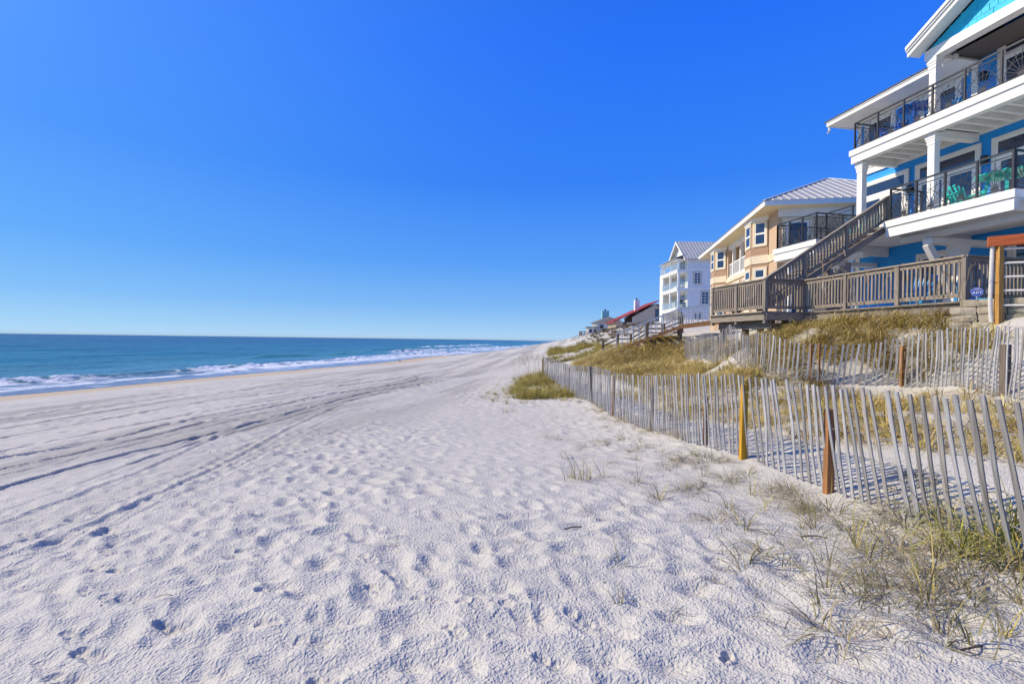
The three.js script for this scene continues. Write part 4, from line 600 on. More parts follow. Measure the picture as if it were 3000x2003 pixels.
{ const p = WH.pt(1.1, 6.75, .85), g = thing('covered_grill', 'dark covered grill on the white house balcony', 'grill', p); const lid = new THREE.SphereGeometry(.6, 14, 8, 0, Math.PI * 2, 0, Math.PI / 2); lid.scale(1, .7, .7); part(g, 'lid', lid, M.darkGrey, p.clone().add(V(0, 1.0, 0))); beam(g, 'body', M.darkGrey, p.clone().add(V(-.6, .82, 0)), p.clone().add(V(.6, .82, 0)), .75, .35); for (const [x, z] of [[-.5, -.3], [.5, -.3], [-.5, .3], [.5, .3]]) beam(g, 'leg', M.darkGrey, p.clone().add(V(x, 0, z)), p.clone().add(V(x, .66, z)), .08, .08); }
// ---------------------------------------------------------------- red roofed house and the far houses
{
  const RH = new Frame(28.6, 112, 0, 1), h = RH.thing('red_roof_house', 'low beige house with red sloping roof and square white chimney', 'house', 5, 4, -3), bx = (n, m, ...a) => RH.box(h, n, m, ...a), lp = (t, y, z) => RH.pt(t, y, z).sub(RH.pt(5, 0, -3)).applyQuaternion(RH.q.clone().invert()), o = RH.pt(5, 0, -3);
  part(h, 'wall', slabGeo([lp(0, 3, 0), lp(0, 7.6, 0), lp(0, 10.55, -5.2), lp(0, 8.2, -8.6), lp(0, 3, -8.6)], lp(10, 0, 0).sub(lp(0, 0, 0))), M.beige, o, RH.q);
  bx('wall', M.beige, 2.6, 10, 3, 6.2, .003, 4.2); bx('post', M.white, .1, .35, 3, 7.4, .1, .35); bx('balcony_floor', M.beige, 0, 2.6, 5.0, 5.3, .004, 1.7); bx('parapet', M.cream, 0, .1, 5.3, 6.1, .004, 1.7); bx('wall', M.beige, .3, 2.6, 3, 6.2, 2.6, 4.2);
  part(h, 'roof', slabGeo([lp(-.5, 6.0, 4.9), lp(-.5, 11.1, -5.6), lp(10.5, 11.1, -5.6), lp(10.5, 6.0, 4.9)], V(0, .22, 0)), M.redRoof, o, RH.q);
  part(h, 'roof', slabGeo([lp(-.3, 10.2, -5.2), lp(-.3, 8.1, -9), lp(10.3, 8.1, -9), lp(10.3, 10.2, -5.2)], V(0, .2, 0)), M.shingle, o, RH.q); beam(h, 'rake_board', M.darkGrey, RH.pt(-.51, 10.35, -5.3), RH.pt(-.51, 7.8, -8.9), .08, .25);
  const ch = bx('chimney', M.white, 3.8, 4.9, 7.5, 11.7, -2.2, -1.1); RH.box(ch, 'flue', M.darkGrey, 4.2, 4.5, 11.7, 12.2, -1.8, -1.5);
  const end = new EndFrame(28.6, 112, -1, 0); opening(end, h, 'window', 4.9, 6.1, 5.0, 9.3, .01, { trim: .1, trimMat: M.darkGrey, sash: .06, sashMat: M.darkGrey }); opening(new EndFrame(24.4, 114.6, -1, 0), h, 'window', .3, 1.5, 3.6, 5.9, .01, { trim: .1, nx: 2 });
}
{ // farther houses along the dune
  const far = (X, Z, y, w, d, hgt, roofH, wallM, roofM, name, label, chimney) => {
    const f = new Frame(X, Z, 0, 1), h = f.thing(name, label, 'house', d / 2, y, 0), lp = (t, yy, z) => f.pt(t, yy, z).sub(f.pt(d / 2, 0, 0)).applyQuaternion(f.q.clone().invert()), e = new EndFrame(X, Z, -1, 0);
    f.box(h, 'wall', wallM, 0, d, y - 1, y + hgt, -w, 0); part(h, 'roof', polyGeo([[lp(-.6, y + hgt, .8), lp(d + .6, y + hgt, .8), lp(d * .7, y + hgt + roofH, -w * .5), lp(d * .3, y + hgt + roofH, -w * .5)], [lp(-.6, y + hgt, -w - .6), lp(-.6, y + hgt, .8), lp(d * .3, y + hgt + roofH, -w * .5)], [lp(d + .6, y + hgt, .8), lp(d + .6, y + hgt, -w - .6), lp(d * .7, y + hgt + roofH, -w * .5)], [lp(d + .6, y + hgt, -w - .6), lp(-.6, y + hgt, -w - .6), lp(d * .3, y + hgt + roofH, -w * .5), lp(d * .7, y + hgt + roofH, -w * .5)], [lp(-.6, y + hgt, .8), lp(-.6, y + hgt, -w - .6), lp(d + .6, y + hgt, -w - .6), lp(d + .6, y + hgt, .8)]]), roofM, f.pt(d / 2, 0, 0), f.q);
    for (let k = 0; k < 3; k++) opening(e, h, 'window', w * (.08 + .3 * k), w * (.28 + .3 * k), y + hgt - 2.2, y + hgt - .5, .01, { trim: .15, sash: .08 });
    for (let k = 0; k < 3; k++) opening(f, h, 'window', d * (.08 + .3 * k), d * (.28 + .3 * k), y + hgt - 2.2, y + hgt - .5, .01, { trim: .15, sash: .08 });
    if (chimney) { const c = f.box(h, 'chimney', chimney, d * .4, d * .4 + 1.9, y + hgt, y + hgt + roofH + 1.8, -w * .55, -w * .55 + 2.2); f.box(c, 'flue', M.darkGrey, d * .4 + .7, d * .4 + 1.1, y + hgt + roofH + 1.8, y + hgt + roofH + 2.4, -w * .55 + .9, -w * .55 + 1.3); }
    return h;
  };
  far(26.7, 150, 4, 8.2, 10, 3.5, 2.1, M.white, M.roofGrey, 'far_house', 'white house with grey hip roof and pale teal chimney beyond the red roof', M.teal2);
  far(31.5, 174, 4, 10, 12, 3.4, 2.4, M.cream, M.roofGrey, 'far_house', 'cream house with grey roof standing farthest along the dune');
  const f = new Frame(23.6, 148, 0, 1), s = f.thing('beach_pavilion', 'small low pavilion with flat dark roof at the edge of the far dune', 'pavilion', 2, 3, 0); f.box(s, 'room', M.white, 0, 4, 2, 5.7, -2.8, 0); f.box(s, 'roof', M.roofGrey, -.5, 4.5, 5.7, 6.0, -3.2, .5); const e = new EndFrame(23.6, 148, -1, 0); for (let k = 0; k < 2; k++) opening(e, s, 'window', .15 + k * 1.3, 1.35 + k * 1.3, 4.0, 5.4, .01, { trim: .1, sash: .08 });
  const dk = f.thing('far_deck', 'grey timber deck in front of the far pavilion', 'deck', 0, 2, 1.5); f.box(dk, 'deck_floor', M.grey[1], -2, 3, 3.2, 3.45, .55, 2.4); woodRail(dk, f.pt(-2, 3.45, .6), f.pt(-2, 3.45, 2.35), { posts: 2, pitch: .4, H: 1.1, bw: .09, postW: .2, drop: 3 }); woodRail(dk, f.pt(-2, 3.45, 2.35), f.pt(3, 3.45, 2.35), { posts: 3, pitch: .4, H: 1.1, bw: .09, postW: .2, drop: 3 });
}
// ---------------------------------------------------------------- rope fence, stone wall, sign by the blue house
{
  const P = W(9.62, 9.45), gy = base(9.62, 9.45), g = thing('rope_fence', 'golden timber post with red top beam, white ropes and green netting', 'fence', P.clone().setY(gy)), top = 3.75, dir = V(.80, 0, .60), at = (l, y) => V(P.x, y, P.z).addScaledVector(dir, l);
  beam(g, 'post', M.goldPost, at(0, gy - .4), at(0, top - .16), .095, .095); beam(g, 'post', M.goldPost, at(2.4, base(at(2.4, 0).x, -at(2.4, 0).z) - .4), at(2.4, top - .16), .14, .14);
  beam(g, 'top_beam', M.redBeam, at(-.17, top - .07), at(2.9, top - .07), .15, .19);
  const rope = (pts, r, turns) => { const c = new THREE.CatmullRomCurve3(pts.map((p) => p.clone().sub(pts[0]))), L = c.getLength(), strands = []; for (let s = 0; s < 3; s++) { const q = []; const n = Math.ceil(L * turns * 8); for (let k = 0; k <= n; k++) { const u = k / n, p = c.getPointAt(u), tg = c.getTangentAt(u), a = u * L * turns * Math.PI * 2 + s * 2.094, e1 = new THREE.Vector3().crossVectors(tg, Math.abs(tg.y) > .8 ? V(1, 0, 0) : UP).normalize(), e2 = new THREE.Vector3().crossVectors(tg, e1); q.push(p.addScaledVector(e1, Math.cos(a) * r * .5).addScaledVector(e2, Math.sin(a) * r * .5)); } strands.push(new THREE.TubeGeometry(new THREE.CatmullRomCurve3(q), Math.ceil(L * turns * 8), r * .58, 5)); } part(g, 'rope', mergeGeometries(strands), M.rope, pts[0]); };
  for (const y of [3.52, 3.24, 2.97, 2.70, 2.41]) rope([at(.06, y), at(1.2, y - .03), at(2.3, y)], .022, 9);
  rope([at(-.1, 3.62), at(-.11, 3.2), at(-.12, 2.4), at(-.1, gy + .05)], .034, 7);
  const net = []; for (let k = -14; k < 60; k++) for (const s of [-1, 1]) { const a = [k * .045, 2.05], b = [k * .045 + s * 1.45, 3.5]; const clip = (u) => [lerp(a[0], b[0], u), lerp(a[1], b[1], u)]; const u0 = s > 0 ? clamp((.09 - a[0]) / 1.45, 0, 1) : clamp((a[0] - 2.3) / 1.45, 0, 1), u1 = s > 0 ? clamp((2.3 - a[0]) / 1.45, 0, 1) : clamp((a[0] - .09) / 1.45, 0, 1); if (u1 - u0 < .02) continue; const p = clip(u0), q = clip(u1), L = Math.hypot(q[0] - p[0], q[1] - p[1]), bq = new THREE.BoxGeometry(L, .0022, .0022); bq.rotateZ(Math.atan2(q[1] - p[1], q[0] - p[0])); bq.translate((p[0] + q[0]) / 2, (p[1] + q[1]) / 2, 0); net.push(bq); }
  const nm = part(g, 'netting', mergeGeometries(net), std(rgb(.03, .09, .05), { roughness: .8 }), V(P.x, 0, P.z).addScaledVector(V(-.6, 0, .8), -.03), qy(Math.atan2(-dir.z, dir.x))); nm.userData = { kind: 'stuff' };
}
{
  const r = rngOf(61), a = W(9.5, 9.98), dir = V(.62, 0, .785), o = base(9.7, 9.8), w = thing('stone_wall', 'retaining wall of pale rough stone blocks at the end of the deck', 'wall', a.clone().setY(o - .3)), turn = Math.atan2(-dir.z, dir.x), gs = [0, 1, 2, 3, 4].map((k) => { const q = rngOf(70 + k), g = new THREE.BoxGeometry(1, 1, 1, 3, 2, 2), p = g.attributes.position; for (let i = 0; i < p.count; i++) { const x = p.getX(i), y = p.getY(i), z = p.getZ(i), n = (s) => vnoise(x * 2.3 + k * 9, y * 2.7 + z * 3.1, 300 + s + k); p.setXYZ(i, x * (1 - .05 * Math.abs(y * 2)) + .015 * n(1), y * .96 + .02 * n(2), z + (z > 0 ? .16 * n(3) - .1 * (Math.abs(x * 2) ** 4 + Math.abs(y * 2) ** 4) * .6 : 0)); } g.computeVertexNormals(); return g; });
  for (let row = 0; row < 7; row++) { let x = -.1 - (row % 2) * .15; while (x < 4.5) { const L = .26 + r() * .2, y = 1.55 + row * .155; const b = new THREE.Mesh(pick(gs, r), pick(M.stone, r)); b.name = 'block'; b.castShadow = b.receiveShadow = true; b.scale.set(L - .012, .15, .3); place(b, w, V(a.x, y, a.z).addScaledVector(dir, x + L / 2).addScaledVector(V(-.785, 0, .62), (r() - .5) * .02), qy(turn)); x += L; } }
}
{
  const p = W(9.80, 10.08), y = 2.74, turn = -.6, q = qy(turn), g = thing('yard_sign', 'small blue octagonal yard sign with white letters on a stake above the stone wall', 'sign', p.clone().setY(2.0), turn), oct = (r, d) => { const c = new THREE.CylinderGeometry(r, r, d, 8); c.rotateY(Math.PI / 8); c.rotateX(Math.PI / 2); return c; };
  part(g, 'board', oct(.108, .008), M.signBlue, p.clone().setY(y), q); const rim = new THREE.RingGeometry(.090, .095, 8, 1, Math.PI / 8); part(g, 'border', rim, M.signWhite, p.clone().setY(y).add(V(0, 0, .006).applyQuaternion(q)), q); beam(g, 'stake', M.alu, p.clone().setY(1.5), p.clone().setY(y - .1), .02, .02);
  const font = await new (await import('three/addons/loaders/FontLoader.js')).FontLoader().loadAsync('fonts/droid/droid_sans_bold.typeface.json'), shapes = font.generateShapes('ADT', .058), tg = new THREE.ShapeGeometry(shapes, 4); tg.computeBoundingBox(); const bb = tg.boundingBox; tg.translate(-(bb.min.x + bb.max.x) / 2, -(bb.min.y + bb.max.y) / 2 - .012, 0); part(g, 'lettering', tg, M.signWhite, p.clone().setY(y).add(V(0, 0, .0065).applyQuaternion(q)), q);
  part(g, 'stripe', gBox(.10, .009, .002), M.signWhite, p.clone().setY(y + .052).add(V(0, 0, .006).applyQuaternion(q)), q); part(g, 'stripe', gBox(.08, .006, .002), M.signWhite, p.clone().setY(y + .068).add(V(0, 0, .006).applyQuaternion(q)), q);
}
// ---------------------------------------------------------------- grass
function tuftGeo(seed, n, len, spread, droop, pal, width, foot = .05, segs = 6) { // blades that rise, bend and fall
  const r = rngOf(seed), pos = [], col = [], idx = [];
  for (let b = 0; b < n; b++) {
    const az = r() * 6.283, L = len * (.55 + .6 * r()), w = width * (.7 + .6 * r()), c = pal[Math.floor(r() * pal.length)], k = .8 + .4 * r(); let el = 1.5 - spread * (.15 + r()), x = Math.cos(az) * foot * r(), y = -.03, z = Math.sin(az) * foot * r(), h = az + (r() - .5) * .8; const curl = (r() - .5) * 1.6, bend = droop * (.3 + 1.3 * r()), i0 = pos.length / 3;
    for (let s = 0; s <= segs; s++) {
      const f = s / segs, hw = w * (1 - .85 * f) * .5, sx = -Math.sin(h), sz = Math.cos(h);
      pos.push(x - sx * hw, y, z - sz * hw, x + sx * hw, y + hw * .5, z + sz * hw); const t = k; for (let q = 0; q < 2; q++) col.push(c[0] * t, c[1] * t, c[2] * t);
      if (s < segs) { const o = i0 + s * 2; idx.push(o, o + 1, o + 2, o + 1, o + 3, o + 2); }
      const st = L / segs; x += Math.cos(el) * Math.cos(h) * st; z += Math.cos(el) * Math.sin(h) * st; y += Math.sin(el) * st; if (y < .006 && el < 0) { y = .006 + .01 * r(); el = Math.max(el, 0); } el -= bend / segs * (1 + f); h += curl / segs;
    }
  }
  const g = new THREE.BufferGeometry(); g.setAttribute('position', new THREE.Float32BufferAttribute(pos, 3)); g.setAttribute('color', new THREE.Float32BufferAttribute(col, 3)); g.setIndex(idx); g.computeVertexNormals(); return g;
}
const OLIVE = [[.31, .27, .045], [.40, .33, .07], [.23, .22, .04], [.48, .39, .12]], GOLD = [[.52, .40, .12], [.42, .33, .08], [.60, .48, .22], [.31, .26, .055], [.36, .26, .11]], DEAD = [[.27, .20, .13], [.36, .29, .19], [.20, .155, .11], [.42, .34, .22]], GREEN = [[.30, .30, .045], [.24, .25, .04], [.38, .33, .07], [.42, .33, .10]], SHORE = [[.20, .18, .09], [.27, .22, .12], [.16, .14, .08], [.24, .22, .08]];
const leafMat = new THREE.MeshStandardMaterial({ vertexColors: true, roughness: .75, side: THREE.DoubleSide });
const inPoly = (x, y, p) => { let c = false; for (let i = 0, j = p.length - 1; i < p.length; j = i++) if ((p[i][1] > y) !== (p[j][1] > y) && x < (p[j][0] - p[i][0]) * (y - p[i][1]) / (p[j][1] - p[i][1]) + p[i][0]) c = !c; return c; };
const worldPoly = (px) => px.map(([x, y]) => hit(x, y));
function meadow(name, label, geos, spots) {                    // dense growth nobody could count
  const byGeo = geos.map(() => []); spots.forEach((s, i) => byGeo[i % geos.length].push(s));
  const host = new THREE.Group(); host.name = numbered(name); scene.add(host); tag(host, label, 'grass', null, 'stuff'); wt.set(host, [V(0, 0, 0), QID]);
  geos.forEach((g, k) => { const list = byGeo[k]; if (!list.length) return; const m = new THREE.InstancedMesh(g, leafMat, list.length), mt = new THREE.Matrix4(), c = new THREE.Color(); m.name = 'blades'; m.castShadow = m.receiveShadow = true; list.forEach(([X, Z, s, tint, turn], i) => { mt.compose(W(X, Z, ground(X, Z) - .01), qy(turn), V(s, s * (.85 + .3 * tint), s)); m.setMatrixAt(i, mt); const v = .62 + .7 * tint; c.setRGB(v * 1.02, v, v * .96); m.setColorAt(i, c); }); m.userData = { kind: 'stuff' }; host.add(m); });
}
function scatter(poly, perM2, seed, keep = () => 1, size = [.8, 1.25]) {
  const r = rngOf(seed), x0 = Math.min(...poly.map((p) => p[0])), x1 = Math.max(...poly.map((p) => p[0])), z0 = Math.min(...poly.map((p) => p[1])), z1 = Math.max(...poly.map((p) => p[1])), n = Math.round((x1 - x0) * (z1 - z0) * perM2), o = [];
  for (let k = 0; k < n; k++) { const X = lerp(x0, x1, r()), Z = lerp(z0, z1, r()), a = r(), b = r(), c = r(), d = r(); if (inPoly(X, Z, poly) && a < keep(X, Z)) o.push([X, Z, lerp(size[0], size[1], b), c, d * 6.28]); }
  return o;
}
const denseOlive = [1, 2, 3].map((k) => tuftGeo(500 + k, 22, .62, .55, 1.15, OLIVE, .011, .10, 5)), denseGold = [1, 2, 3, 4].map((k) => tuftGeo(520 + k, 24, .54, .85, 1.9, GOLD, .014, .12, 4)), lowDead = [1, 2, 3].map((k) => tuftGeo(540 + k, 22, .42, 1.2, 1.8, DEAD.concat(GOLD), .008, .12, 4));
const n2 = (X, Z, f, s) => .5 + .5 * fbm(X * f, Z * f, s, 2);
meadow('dune_grass', 'ragged olive grass clump at the beach end of the sand fence', denseOlive, scatter([[-.1, 19.2], [.2, 23], [.9, 27], [1.75, 27], [1.8, 24], [2.25, 19.5], [2.4, 17.0], [1.6, 16.4], [.5, 17]], 52, 1, (X, Z) => smooth(.28, .55, n2(X, Z, 1.3, 401)), [.35, 1.15]).concat(scatter([[-1.2, 18.5], [-.7, 24], [.9, 28], [2.0, 27], [2.6, 16], [1.6, 15], [-.2, 15.6]], 9, 12, (X, Z) => smooth(.5, .65, n2(X, Z, 1.6, 402)), [.25, .6])));
meadow('dune_grass', 'low olive grass on the sand before the white dune', denseOlive, scatter([[3.0, 38], [6.2, 35.5], [8.2, 39], [7.0, 46], [5.2, 46], [4.2, 50], [3.4, 46]], 26, 2, (X, Z) => smooth(.2, .45, n2(X, Z, .35, 403)), [.7, 1.3]));
meadow('dune_grass', 'golden dune grass covering the slope between the two sand fences', denseGold, scatter([[3.6, 27], [4.6, 19.5], [4.9, 15.5], [5.4, 13.0], [5.5, 11.0], [6.3, 11.7], [6.58, 13.8], [6.9, 16.4], [7.6, 20], [8.2, 22.8], [10.5, 27], [9.5, 29], [7, 31], [6.4, 34], [4.6, 34.5]], 46, 3, (X, Z) => smooth(.02, .3, n2(X, Z, .8, 405)), [.75, 1.25]));
meadow('dune_grass', 'golden dune grass on the steep bank below the timber deck', denseGold, scatter([[6.75, 13], [7.0, 11.9], [8.2, 10.9], [8.6, 9.4], [9.2, 9.0], [9.35, 9.8], [9.75, 10.9], [9.0, 13.2], [7.9, 14.2], [7.5, 15.8], [7.4, 17.4], [8.4, 18.5], [9.5, 22], [11, 25.5], [9.9, 26], [8.6, 22.6], [8.0, 20], [7.25, 16.2], [6.9, 14]], 58, 4, (X, Z) => smooth(.2, .5, n2(X, Z, 1.0, 407)), [.6, 1.5]));
meadow('dune_grass', 'patchy straw coloured grass on the sand behind the near fence', lowDead.concat(denseGold.slice(0, 2)), scatter([[3.15, 12], [3.6, 8], [4.1, 6.4], [4.9, 6.2], [5.2, 4.6], [5.6, 3.2], [7.7, 4.2], [8.3, 9], [7.9, 11.2], [6.9, 13.1], [5.0, 15], [3.3, 17]], 34, 5, (X, Z) => smooth(.24, .46, n2(X, Z, .55, 409)) * smooth(3.6, 4.9, X + .06 * (Z - 4)), [.7, 1.15]));
meadow('dune_grass', 'thin dry grass in front of the fence below the bank', lowDead.concat(denseGold.slice(2)), scatter([[7.0, 5], [6.6, 8], [6.0, 10.5], [5.9, 11.6], [6.6, 11.1], [7.6, 10.5], [8.2, 9.6], [8.0, 8.4], [7.7, 7.2], [7.6, 5]], 26, 7, (X, Z) => smooth(.3, .5, n2(X, Z, .8, 413)), [.6, 1.0]));
meadow('dune_grass', 'dry grass fringe at the foot of the near fence', lowDead, scatter([[2.5, 12.3], [2.9, 9], [3.2, 7], [3.45, 7.2], [3.2, 9.5], [2.8, 13], [2.55, 17], [2.35, 17]], 26, 6, (X, Z) => smooth(.5, .72, n2(X, Z, 1.1, 411)), [.6, .95]));
// single plants on the open sand
const plants = {
  upright: [1, 2, 3].map((k) => tuftGeo(600 + k, 12, .46, .75, 1.0, SHORE.concat(OLIVE), .0085, .05)), sprawl: [1, 2, 3].map((k) => tuftGeo(620 + k, 34, .52, 1.15, 2.6, DEAD.concat(SHORE, SHORE), .007, .09, 8)),
  lush: [1, 2].map((k) => tuftGeo(640 + k, 60, .58, .8, 1.3, GREEN, .011, .13, 7)), wisp: [1, 2, 3].map((k) => tuftGeo(660 + k, 6, .36, 1.2, 1.2, SHORE, .008, .03)),
};
const plantWords = { upright: ['beach_plant', 'sparse upright green brown grass sprig growing on open white sand', 'upright grass sprigs on the sand'], sprawl: ['beach_plant', 'sprawling straw coloured grass plant with curling blades on white sand', 'sprawling grass plants on the sand'], lush: ['beach_plant', 'lush yellow green grass clump at the foot of the near fence', 'lush clumps by the fence'], wisp: ['beach_plant', 'single wisp of a few dry blades lying on white sand', 'wisps of dry grass on the sand'] };
const pr = rngOf(77);
function plant(kind, X, Z, s = 1) {
  const m = new THREE.Mesh(pick(plants[kind], pr), leafMat), [n, l, g] = plantWords[kind]; m.name = numbered(n); m.castShadow = m.receiveShadow = true; m.position.copy(W(X, Z, ground(X, Z))); m.rotation.y = pr() * 6.28; m.scale.setScalar(s * (.85 + .3 * pr())); scene.add(m); tag(m, l, 'plant', g);
}
const put = (x0, y0, sc, list) => { for (const [x, y, k = 'upright', s = 1] of list) { const [X, Z] = hit(x0 + x / sc, y0 + y / sc); plant(k, X, Z, s); } };
put(2000, 1450, 2.349, [[390, 210, 'wisp'], [430, 460], [420, 520, 'sprawl', .8], [560, 400, 'sprawl', .9], [700, 470, 'sprawl', .8], [1020, 480], [930, 250], [960, 775, 'upright', .9], [1000, 660], [1000, 945, 'wisp', 1.3], [1460, 640], [1280, 620, 'sprawl'], [1630, 560, 'upright', 1.3], [1680, 600, 'sprawl', 1.2], [1700, 740, 'upright', 1.4], [1690, 700, 'sprawl', 1.3], [1750, 410, 'upright', 1.2], [1940, 410, 'lush', 1.0], [2080, 330, 'lush', .8], [2340, 480, 'lush', 1], [2250, 300, 'lush', .9], [2020, 1030, 'upright', 1.1], [2220, 1000, 'upright', .9], [1990, 745, 'sprawl', .8], [1350, 240, 'sprawl', 1.1], [1420, 170, 'sprawl'], [1770, 260, 'upright', 1.3], [1560, 230, 'sprawl', 1.3], [1060, 130, 'upright', 1.1], [1010, 130, 'sprawl', 1.1], [1200, 380, 'upright', 1], [1150, 270, 'sprawl', 1.2], [1260, 450], [210, 600, 'sprawl', .45], [480, 700, 'wisp', .8], [1240, 560, 'sprawl', .8], [1880, 560, 'sprawl', 1.1], [2100, 600, 'sprawl', 1], [2280, 560, 'sprawl', 1.3], [1500, 380, 'sprawl', 1.2], [1350, 430, 'sprawl', 1], [1830, 420, 'sprawl', 1.2], [860, 140, 'sprawl', .8], [730, 380, 'wisp'], [850, 330, 'sprawl', .8], [620, 280, 'wisp'], [1700, 150, 'lush', .7], [1900, 150, 'sprawl', 1.2], [2150, 200, 'sprawl', 1.3], [2310, 160, 'lush', .8], [1500, 130, 'sprawl', 1.2], [1420, 680, 'sprawl', .7], [1580, 760, 'wisp', 1.2], [1240, 720, 'wisp'], [930, 850, 'wisp', 1.2], [850, 1165, 'wisp'], [1100, 1110, 'wisp', 1.2], [700, 900, 'wisp', .7], [1800, 1010, 'wisp'], [2120, 1140, 'wisp'], [2330, 740, 'upright', 1], [340, 760, 'wisp', .8], [2040, 480, 'sprawl', 1.3], [2200, 430, 'sprawl', 1.2]]);
put(1400, 960, 2.349, [[565, 780, 'sprawl', .7], [690, 1040, 'upright', .9], [790, 1040], [740, 1050, 'upright', .8], [650, 1030, 'upright', .8], [1100, 1070], [1060, 1075, 'sprawl', .6], [1250, 1180], [1245, 1175, 'sprawl', .8], [870, 1030, 'upright', .8], [435, 950, 'wisp', 1.1], [1600, 930, 'sprawl', 1], [1560, 900, 'sprawl', .9], [1100, 910, 'sprawl', .8], [600, 1060, 'wisp'], [750, 1265, 'wisp', .9], [1010, 1240, 'wisp'], [740, 830, 'sprawl', .7], [800, 820, 'upright', .7], [860, 790, 'sprawl', .6], [1230, 830, 'sprawl', .7], [1130, 840, 'sprawl', .8], [1060, 860, 'sprawl', .7], [650, 700, 'wisp'], [480, 760, 'sprawl', .6], [200, 580, 'upright', .7], [240, 575, 'upright', .6], [180, 585, 'upright', .7], [130, 500, 'upright', .7], [110, 430, 'upright', .7], [30, 390, 'wisp'], [340, 520, 'upright', .6], [400, 525, 'upright', .6], [690, 520, 'sprawl', .7], [560, 620, 'wisp', .9], [900, 690, 'sprawl', .7], [960, 660, 'sprawl', .7], [860, 640, 'sprawl', .7], [1010, 770, 'sprawl', .8], [940, 940, 'sprawl', .6], [1340, 950, 'sprawl', .7], [1430, 930, 'sprawl', .7], [1730, 930, 'sprawl', .7], [1340, 990, 'wisp'], [1800, 1360, 'wisp', 1.2], [1840, 1390, 'upright', .9], [1640, 1340, 'sprawl', .8], [1180, 1100, 'wisp'], [600, 910, 'wisp'], [720, 950, 'wisp'], [1290, 970, 'wisp'], [670, 610, 'wisp'], [780, 570, 'sprawl', .6], [2140, 1110, 'sprawl', .7], [2230, 1140, 'sprawl', .8]]);
put(1000, 1450, 2.349, [[790, 165, 'wisp', .8], [1950, 90, 'wisp'], [1940, 470, 'wisp', 1.1], [1935, 465, 'wisp', .6], [1700, 110, 'wisp', .8], [1990, 270, 'wisp', .8], [2280, 780, 'wisp', .9], [1920, 765, 'wisp', .8], [420, 340, 'wisp', .6], [1240, 340, 'wisp', .5]]);
for (const [x, y] of [[2680, 1395], [2700, 1400], [2640, 1440], [2720, 1430]]) { const [X, Z] = hit(x, y); plant('sprawl', X, Z, .9); }
for (let k = 0; k < 12; k++) { const [X, Z] = hit(lerp(2230, 2990, pr()), lerp(1590, 1900, pr())); if (X > 1.6 && X < 3.7) plant('sprawl', X, Z, .5 + .5 * pr()); }
for (let k = 0, n = 0; k < 400 && n < 46; k++) { const x = lerp(1740, 2420, pr()), y = lerp(1200, 1560, pr()), kind = ['sprawl', 'upright', 'wisp', 'sprawl'][Math.floor(pr() * 4)], z = .5 + .35 * pr(); if (!inPoly(x, y, [[1750, 1222], [1900, 1275], [2100, 1345], [2400, 1455], [2380, 1560], [2050, 1480], [1780, 1330]])) continue; const [X, Z] = hit(x, y); plant(kind, X, Z, z); n++; }
// small planted tufts on the white dune
{
  const gs = [1, 2, 3].map((k) => tuftGeo(700 + k, 34, .62, .8, 1.2, [[.16, .12, .07], [.22, .17, .10], [.12, .09, .055]], .032, .16, 4)), r = rngOf(88); let n = 0;
  for (let k = 0; k < 900 && n < 110; k++) { const X = lerp(5.6, 16, r()), Z = lerp(42, 58, r()), s = .7 + .6 * r(), b = base(X, Z); if (!inPoly(X, Z, [[6.2, 43], [8.5, 42.5], [12, 45], [15.5, 50], [16, 57], [12, 56], [9, 52], [6.6, 48]])) continue; const m = new THREE.Mesh(gs[n % 3], leafMat); m.name = numbered('dune_tuft'); m.castShadow = m.receiveShadow = true; m.position.copy(W(X, Z, ground(X, Z))); m.rotation.y = r() * 6.28; m.scale.setScalar(s); scene.add(m); tag(m, 'small brown grass tuft planted on the bare white dune', 'grass', 'tufts planted on the white dune'); n++; }
}
// sea oats: thin tall stalks with a nodding head
{
  const geo = [1, 2, 3].map((k) => { const r = rngOf(800 + k), pos = [], lean = .12 + .2 * r(), gs = []; const c = new THREE.CatmullRomCurve3([V(0, -.05, 0), V(lean * .25, .45, 0), V(lean * .7, .9, 0), V(lean * 1.3, 1.2, .02), V(lean * 1.9, 1.3, .03)]); gs.push(new THREE.TubeGeometry(c, 10, .003, 4)); for (let q = 0; q < 9; q++) { const p = c.getPointAt(.72 + .28 * q / 12), e = new THREE.ConeGeometry(.007, .045, 4); e.rotateZ(2.2 + .5 * r()); e.translate(p.x + .015 * (r() - .5), p.y + .01, p.z + .03 * (r() - .5)); gs.push(e); } return mergeGeometries(gs); }), mat = std(rgb(.33, .25, .14)), r = rngOf(91);
  const spot = (X, Z, s, l, g) => { const m = new THREE.Mesh(geo[Math.floor(r() * 3)], mat); m.name = numbered('sea_oat'); m.castShadow = m.receiveShadow = true; m.position.copy(W(X, Z, ground(X, Z))); m.rotation.y = r() * 6.28; m.scale.setScalar(s); scene.add(m); tag(m, l, 'grass', g); };
  for (let k = 0; k < 26; k++) spot(lerp(.2, 1.7, r()), lerp(20, 28, r()), .7 + .5 * r(), 'thin dark sea oat stalk rising from the olive clump at the fence end', 'sea oats at the fence end');
  for (let k = 0; k < 13; k++) { const u = r(); spot(lerp(9.35, 8.2, u) + .3 * (r() - .5), lerp(9.3, 13.8, u), .9 + .6 * r(), 'tall straw coloured sea oat stalk standing before the timber deck', 'sea oats before the deck'); }
}
